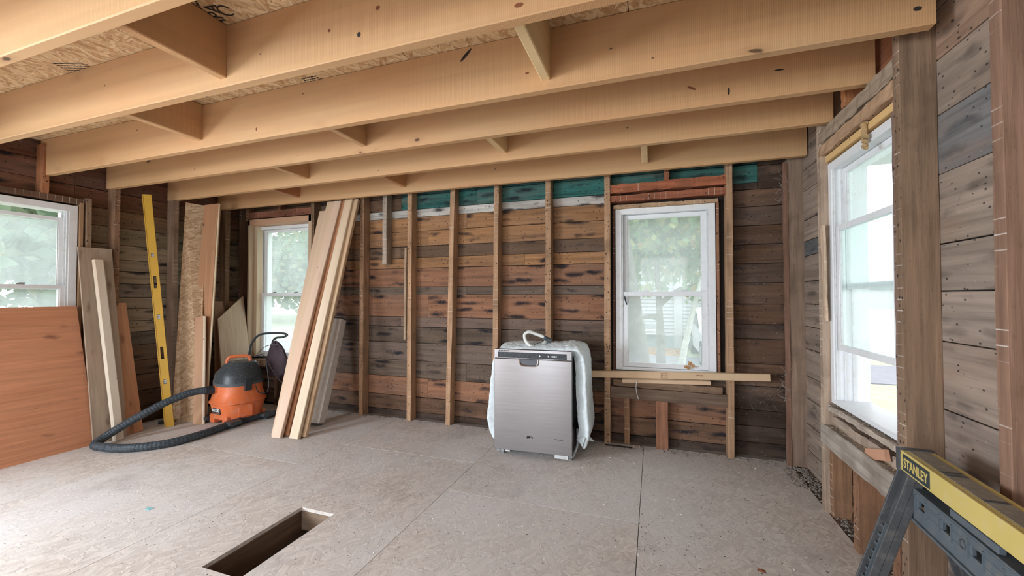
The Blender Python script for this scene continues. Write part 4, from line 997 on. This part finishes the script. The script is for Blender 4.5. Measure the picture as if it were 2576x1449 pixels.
# ================================================================== small things
o = board('wood_scrap', at_x(2183, 1141, .875), at_x(2232, 1146, .875), .045, .018, (0, .4, 1), 'lumber', (.55, .30, .19), None, ch=.003)
tag(o, 'small reddish wood scrap with nail holes lying on the sill beam below the right window', 'wood scrap')
# dust clump dangling from the right window header
m = MB(); p0 = Vector((.868, 2.155, 1.925))
for k in range(26):
    c = p0 + Vector((R.uniform(-.006, .006), R.uniform(-.009, .009), -k * .0055)); r = .004 + R.random() * .004
    m.box(c.x - r, c.x + r, c.y - r, c.y + r, c.z - r, c.z + r, None)
tag(m.build('dust_strand', 'sawdust'), 'crumbly tan dust strand hanging from the header over the right window', 'dust strand')
def chips(name, mat, boxes, n, smin, smax, label, cat, zf=lambda x, y: 0):
    m = MB()
    for k in range(n):
        x0, x1, y0, y1 = boxes[R.randrange(len(boxes))]; x = R.uniform(x0, x1); y = R.uniform(y0, y1); s = R.uniform(smin, smax)
        q = Matrix.Translation((x, y, zf(x, y) + s * .18)) @ Matrix.Rotation(R.uniform(0, 6.3), 4, 'Z') @ Matrix.Rotation(R.uniform(-.4, .4), 4, 'X')
        l = s * R.uniform(.4, 1.4)
        m.add([q @ Vector(v) for v in ((-l, -s * .4, -s * .15), (l, -s * .3, -s * .15), (l * .7, s * .5, -s * .15), (-l * .8, s * .4, -s * .15), (0, 0, s * .35))], [(3, 2, 1, 0), (0, 1, 4), (1, 2, 4), (2, 3, 4), (3, 0, 4)])
    return tag(m.build(name, mat), label, cat, None, 'stuff')
chips('plaster_debris', 'debris', [(.885, .96, 1.2, 3.25)] * 3 + [(.80, .96, 2.9, 3.25), (-.45, .9, 3.22, 3.34), (-3.2, -.5, 3.26, 3.34)], 1500, .003, .013, 'grey crumbs of plaster and splinters along the foot of the walls', 'debris')
chips('floor_chips', 'foam', [(-1.2, .8, 1.5, 3.2)] * 3 + [(-3.2, .6, 1.1, 3.2)], 130, .002, .007, 'small white chips strewn over the strand board floor', 'debris')
chips('floor_crumbs', 'dark', [(-.1, .8, 1.5, 3.1)] * 2 + [(-3.8, .6, 1.0, 3.2)], 420, .0015, .0045, 'fine dark crumbs strewn over the strand board floor', 'debris')
chips('sawdust_scatter', 'sawdust', [(.865, .95, 1.93, 2.62)], 260, .002, .006, 'splinters and dust lying on the sill beam below the right window', 'dust', lambda x, y: .472)
chips('sill_litter', 'debris', [(.885, .915, 1.99, 2.62)], 160, .002, .006, 'pale dust on the window stool of the right window', 'dust', lambda x, y: .582)
chips('header_litter', 'sawdust', [(-.31, .50, 3.292, 3.34)], 300, .002, .006, 'shavings lying on the reddish headers over the far window', 'dust', lambda x, y: 2.032)
p = on_floor(375, 1280); m = MB(); m.box(p.x - .02, p.x + .02, p.y - .012, p.y + .012, 0, .0015); tag(m.build('tape_scrap', 'tape'), 'small pale cyan tape scrap on the left floor', 'tape')
p = on_floor(1915, 1436); m = MB(); m.add([(p.x - .016, p.y - .006, 0), (p.x + .018, p.y - .012, 0), (p.x + .014, p.y + .01, 0), (p.x - .01, p.y + .014, 0), (p.x, p.y, .006)], [(3, 2, 1, 0), (0, 1, 4), (1, 2, 4), (2, 3, 4), (3, 0, 4)]); tag(m.build('wood_chip', 'inkred'), 'dark brown wood chip on the near floor left of the sawhorse', 'wood chip')
# cobwebs
m = MB()
for k in range(26):
    a = Vector((R.uniform(.56, .85), 3.345 + R.uniform(-.02, .02), R.uniform(.33, .54))); bb = a + Vector((R.uniform(-.09, .09), R.uniform(-.02, .02), R.uniform(-.05, .05)))
    mid = (a + bb) / 2 + Vector((0, 0, -.02)); m.tube([a, mid, bb], .0004, 3)
tag(m.build('cobweb', 'web'), 'dusty cobweb at the wall right of the far window below the long timber', 'cobweb', None, 'stuff')
m = MB()
for k in range(60):
    a = Vector((.862 + R.uniform(-.03, .02), 3.25 + R.uniform(-.01, .02), R.choice((1.86, 1.93, .62, .50)) + R.uniform(-.06, .06))); bb = a + Vector((R.uniform(-.05, .03), R.uniform(-.01, .01), R.uniform(-.05, .05)))
    m.tube([a, bb], .0007, 3)
tag(m.build('lint_tufts', 'web'), 'tufts of grey lint caught on the corner post lath', 'lint', None, 'stuff')

# ================================================================== OUTSIDE
GZ = -.62
g = struct(abox('lawn', -60, 60, -40, 90, GZ - .1, GZ, 'grass')); g.name = 'ground'
abox('driveway', -14, 20, 10.2, 12.9, GZ, GZ + .02, 'asphalt')['kind'] = 'structure'; bpy.data.objects['driveway']['label'] = 'grey asphalt driveway beyond the far window'
def house(x0, x1, y, h, nm_label, sidez):
    root = empty('house', ((x0 + x1) / 2, y + 3, GZ)); tag(root, nm_label, 'house')
    m = MB(); m.box(x0, x1, y + .03, y + 6, GZ + .0, GZ + h); m.build('wall', 'siding', root)
    m = MB(); m.box(x0 - .01, x1 + .01, y - .02, y + 6.02, GZ, GZ + .42); m.build('foundation', 'concrete', root)
    z = GZ + .42; first = None
    while z < GZ + h - .02:
        if first is None:
            mb = MB(); mb.add([(x0, y + .03, 0), (x1, y + .03, 0), (x1, y - .015, 0), (x0, y - .015, 0), (x0, y + .02, .125), (x1, y + .02, .125)], [(3, 2, 5, 4), (0, 1, 2, 3), (1, 5, 2), (0, 3, 4)])
            first = mb.build('siding_board', 'siding', root); first.location.z = z; zz = z
        else:
            c = first.copy(); COL.objects.link(c); c.location.z = z
        z += .125
    return root
hs = house(-7, 4.4, 15, 3.2, 'white sided house with grey foundation across the driveway', None)
m = MB(); m.box(.66, .92, 14.93, 15.0, GZ + .02, GZ + 3.2); m.build('corner_board', 'siding', hs)
m = MB(); m.box(1.05, 1.75, 14.94, 14.99, GZ + .12, GZ + .42); m.build('basement_window', 'glassdark', hs)
m = MB(); m.add([(-7.5, 14.5, GZ + 3.15), (4.7, 14.5, GZ + 3.15), (4.7, 18, GZ + 5), (-7.5, 18, GZ + 5), (-7.5, 21.5, GZ + 3.15), (4.7, 21.5, GZ + 3.15)], [(0, 1, 2, 3), (3, 2, 5, 4), (0, 3, 4), (1, 5, 2), (0, 4, 5, 1)]); m.build('roof', 'concrete', hs)
for dx in (-4.5, 3.0):
    m = MB(); m.box(dx, dx + 1, 14.93, 15.0, .5, 1.9); w_ = m.build('window', 'siding', hs); m = MB(); m.box(dx + .08, dx + .92, 14.915, 14.93, .58, 1.82); m.build('pane', 'glassdark', w_)
acr = empty('air_conditioner', (-.13, 14.85, -.15)); tag(acr, 'window air conditioner on the white house seen through the far window', 'air conditioner')
m = MB(); m.box(-.38, .12, 14.66, 14.98, -.16, .17); m.build('case', 'concrete', acr, bevel=.01)
m = MB()
for k in range(6): m.box(-.34, .08, 14.65, 14.66, -.12 + k * .045, -.10 + k * .045)
m.build('grille', 'paper', acr)
chips('leaf_litter', 'leaf_dry', [(-3.5, .9, 12.95, 14.9)] * 3 + [(-5, .9, 9.5, 14.9)], 2600, .04, .08, 'fallen orange leaves along the house and driveway outside', 'leaves', lambda x, y: GZ)
def car():
    CM = Matrix.Translation((2.0, 10.35, 0)) @ Matrix.Rotation(PI / 2, 4, 'Z') @ Matrix.Translation((-1.0, -11.7, 0))
    root = empty('car', (2.0, 12.6, GZ)); tag(root, 'white car parked on the driveway seen through the far window', 'car')
    prof = [(0, .28), (.02, .55), (.12, .72), (.55, .82), (1.15, .90), (1.75, 1.32), (2.4, 1.45), (3.2, 1.40), (3.9, 1.02), (4.4, .95), (4.5, .60), (4.48, .28)]
    rings = []
    for yy, sc, zi in ((-.88, .965, .0), (-.80, 1, .0), (.80, 1, 0), (.88, .965, 0)):
        rings.append([Vector((1.0 + x * sc + (1 - sc) * 2.2, 11.7 + yy, GZ + .02 + z * (sc if z > .3 else 1))) for x, z in prof])
    m = MB(); m.loft(rings); m.build('body', 'carpaint', root, M4=CM, smooth=True, bevel=.04)
    for s in (-.885, .885):
        m = MB(); pts = [(1.35, .93), (1.85, 1.28), (2.4, 1.38), (3.15, 1.34), (3.7, 1.0)]
        vs = [Vector((1.0 + x, 11.7 + s - .01 * (1 if s < 0 else -1), GZ + z)) for x, z in pts] + [Vector((1.0 + x, 11.7 + s + .01 * (1 if s < 0 else -1), GZ + z)) for x, z in pts]
        m.add(vs, [(0, 1, 2, 3, 4), (9, 8, 7, 6, 5)]); m.build('side_window', 'glassdark', root, M4=CM)
    m = MB(); m.add([(2.12, 11.0, GZ + .94), (2.12, 12.4, GZ + .94), (2.72, 12.35, GZ + 1.33), (2.72, 11.05, GZ + 1.33)], [(0, 1, 2, 3)]); m.build('windscreen', 'glassdark', root, M4=CM)
    for s in (-.6, .6): m = MB(); m.box(1.0, 1.06, 11.7 + s - .16, 11.7 + s + .16, GZ + .55, GZ + .68); m.build('headlight', 'glassdark', root, M4=CM, bevel=.02)
    m = MB(); m.box(.985, 1.02, 11.3, 12.1, GZ + .32, GZ + .45); m.build('grille', 'tyre', root, M4=CM)
    for x in (1.85, 4.55):
        for s in (-.80, .80): m = MB(); m.tube([(x, 11.7 + s - .1, GZ + .33), (x, 11.7 + s + .1, GZ + .33)], .33, 24); wh = m.build('wheel', 'tyre', root, M4=CM, smooth=True); m = MB(); m.tube([(x, 11.7 + s - .11, GZ + .33), (x, 11.7 + s + .11, GZ + .33)], .2, 16); m.build('hubcap', 'galv', wh, M4=CM, smooth=True)
car()
# metal rack lying on the grass
rk = empty('metal_rack', (.12, 8.9, GZ)); tag(rk, 'low silver rack with a red bar on the grass beyond the far window', 'rack')
m = MB()
for k in range(5): m.box(-.25, .65, 8.5 + k * .2, 8.54 + k * .2, GZ + .12, GZ + .16)
m.box(-.25, -.2, 8.5, 9.34, GZ, GZ + .16); m.box(.6, .65, 8.5, 9.34, GZ, GZ + .16); m.build('frame', 'galv', rk)
m = MB(); m.box(0, .45, 8.42, 8.48, GZ + .05, GZ + .10); m.build('bar', 'red', rk)
def leaves(name, mat, blobs, n, s, parent, stuff=True):
    m_v = []; m_f = []
    tot = sum(b[3] * b[4] * b[5] for b in blobs)
    for b in blobs:
        k = int(n * b[3] * b[4] * b[5] / tot)
        for _ in range(k):
            while True:
                u = Vector((R.uniform(-1, 1), R.uniform(-1, 1), R.uniform(-1, 1)))
                if .25 < u.length < 1: break
            c = Vector((b[0] + u.x * b[3], b[1] + u.y * b[4], b[2] + u.z * b[5]))
            a = Vector((R.gauss(0, 1), R.gauss(0, 1), R.gauss(0, .6))).normalized(); q = a.orthogonal().normalized(); q = (Matrix.Rotation(R.uniform(0, 6.3), 3, a) @ q); w = a.cross(q); ss = s * R.uniform(.6, 1.3)
            i = len(m_v); m_v += [c - q * ss, c + w * ss * .6, c + q * ss, c - w * ss * .6]; m_f.append((i, i + 1, i + 2, i + 3))
    o0 = parent.matrix_basis.translation
    me = mesh(name, [v - o0 for v in m_v], m_f); o = bpy.data.objects.new(name, me); COL.objects.link(o); o.location = o0; me.materials.append(M[mat])
    o.parent = parent; o.matrix_parent_inverse = WM(parent).inverted()
    if stuff: o['kind'] = 'stuff'
    return o
def tree(base, h, label, mat, blobs, n, s, r=.16, group=None, bark='bark', path=None, branches=()):
    root = empty('tree', base); tag(root, label, 'tree', group)
    pts = path or [Vector(base), Vector(base) + Vector((0, 0, h * .5)), Vector(base) + Vector((.05, 0, h * .8))]
    pp = smoothpath(pts, 6); m = MB(); m.tube(pp, [r * (1.25 - .85 * i / len(pp)) for i in range(len(pp))], 12); m.build('trunk', bark, root, smooth=True)
    for br in branches:
        bb = smoothpath(br, 5); m = MB(); m.tube(bb, [.05 * (1 - .8 * i / len(bb)) + .01 for i in range(len(bb))], 8); m.build('branch', bark, root, smooth=True)
    leaves('foliage', mat, blobs, n, s, root)
    return root
# maples outside the far window
tree((-.42 + .12, 6.0, GZ), 5, 'thick leaning grey trunk at the left of the far window view, under maple leaves', 'leaf',
     [(-1.2, 6.6, 3.4, 1.6, 1.2, 1.2), (.4, 7.2, 3.6, 1.5, 1.2, 1.3), (-.2, 7.0, 2.5, 1.2, .9, .7)], 5200, .085, .17,
     path=[(-.12, 6.0, GZ), (-.22, 6.0, .2), (-.30, 6.0, 1.0), (-.45, 6.05, 2.2), (-.6, 6.1, 3.4)])
tree((.13, 8.0, GZ), 5, 'slim straight maple trunk in the middle of the far window view', 'leaf',
     [(.0, 8.4, 3.1, 1.6, 1.1, 1.2), (1.1, 8.3, 2.1, 1.0, .8, .75), (-.7, 8.2, 2.2, .9, .8, .75), (.2, 8.5, 2.0, 1.0, .5, .6), (.75, 7.4, 1.25, .35, .3, .32), (-.15, 8.1, 1.35, .5, .3, .22)], 9000, .08, .075,
     path=[(.135, 8.0, GZ), (.12, 8.0, .4), (.10, 8.0, 1.0), (.02, 8.0, 2.4)], branches=[[(.11, 8.0, .75), (-.1, 7.95, .78), (-.32, 7.9, .70)], [(.11, 8.0, 1.0), (.4, 7.8, 1.25), (.7, 7.6, 1.35)]])
tree((.31, 7.0, GZ), 4, 'pale leaning trunk at the right of the far window view', 'leaf', [(1.1, 7.0, 2.7, .9, .8, .9), (1.5, 7.2, 1.3, .5, .5, .5)], 2400, .085, .055, bark='birch',
     path=[(.29, 7.0, GZ), (.40, 7.0, 0), (.60, 7.0, .98), (.95, 7.0, 2.2)])
# trees beyond the left back window and the left window
def fartree(x, y, w, h, label, group):
    base = Vector((x, y, GZ)); bl = [(x, y, GZ + h * .62, w, w * .8, h * .36), (x - w * .5, y, GZ + h * .42, w * .8, w * .6, h * .3), (x + w * .55, y, GZ + h * .45, w * .75, w * .6, h * .3)]
    return tree(base, h * .7, label, 'leaf_far', bl, 1500, w * .11, .2, group)
G1 = 'trees beyond the lawn behind the left back window'
L1 = ('smallest tree, at the right end of the row beyond the lawn', 'tree right of the middle in the front row beyond the lawn', 'tree left of the middle in the front row beyond the lawn', 'tree at the left end of the row beyond the lawn', 'tall tree behind the right end of the row beyond the lawn', 'tallest tree behind the middle of the row beyond the lawn', 'tall tree behind the left end of the row beyond the lawn')
for i, (x, y, w, h) in enumerate(((-21, 21, 2.4, 6.2), (-25.5, 21, 2.4, 7.2), (-30, 22, 2.5, 7.8), (-35, 22, 2.6, 6.6), (-23, 27, 3.0, 8.4), (-29, 29, 3.2, 9.4), (-37, 28, 3.4, 8.8))):
    fartree(x, y, w, h, L1[i], G1)
G2 = 'trees beyond the left window'
L2 = ('nearest green tree, in the middle of the left window view', 'green tree at the right side of the left window view', 'green tree at the left side of the left window view', 'tall tree at the far right behind the others outside the left window', 'tall tree behind the nearest one outside the left window')
for i, (x, y, w, h) in enumerate(((-13, 3.2, 1.7, 5.0), (-15, 6.4, 2.0, 6.0), (-14, .2, 1.8, 5.4), (-19, 9.5, 2.4, 7.4), (-19, 3.2, 2.4, 7.6))):
    fartree(x, y, w, h, L2[i], G2)
G3 = 'trees on the horizon beyond the right window'
L3 = ('low distant tree nearest the right edge of the right window view', 'low distant tree in the middle of the right window view', 'widest low distant tree beyond the right window', 'low distant tree left of the white building', 'low distant tree at the far right of the horizon', 'low distant tree at the left edge of the right window view')
for i, (x, y, w, h) in enumerate(((40, 62, 3.5, 3.3), (50, 76, 4, 3.6), (60, 88, 5, 3.8), (38, 84, 4, 3.4), (60, 68, 4, 3.5), (28, 88, 4, 3.6))):
    fartree(x, y, w, h, L3[i], G3)
fb = empty('shed', (31, 74.5, GZ)); tag(fb, 'distant white building beyond the right window', 'building')
m = MB(); m.box(30, 34, 72, 78, GZ, 2.2); m.build('wall', 'siding', fb); m = MB(); m.box(29.7, 34.3, 71.7, 78.3, 2.2, 2.5); m.build('roof', 'concrete', fb)
# porch outside the right wall
abox('porch_deck', 1.06, 3.2, -1.5, 4.4, -.14, -.08, 'concrete')['kind'] = 'structure'
bpy.data.objects['porch_deck'].color = (.5, .4, .35, 1)
abox('porch_soffit', 1.06, 2.7, -1.5, 4.4, 2.30, 2.38, 'siding')['kind'] = 'structure'
# overhead wires beyond the left back window
for k in range(3):
    m = MB(); m.tube(smoothpath([(-26, 17, 3.6 + k * .55), (-18, 18, 3.2 + k * .5), (-9, 20, 3.7 + k * .5)], 6), .012, 4); tag(m.build('overhead_wire', 'dark'), ('lowest', 'middle', 'highest')[k] + ' of the thin overhead wires in the left back window view', 'wire', 'overhead wires')
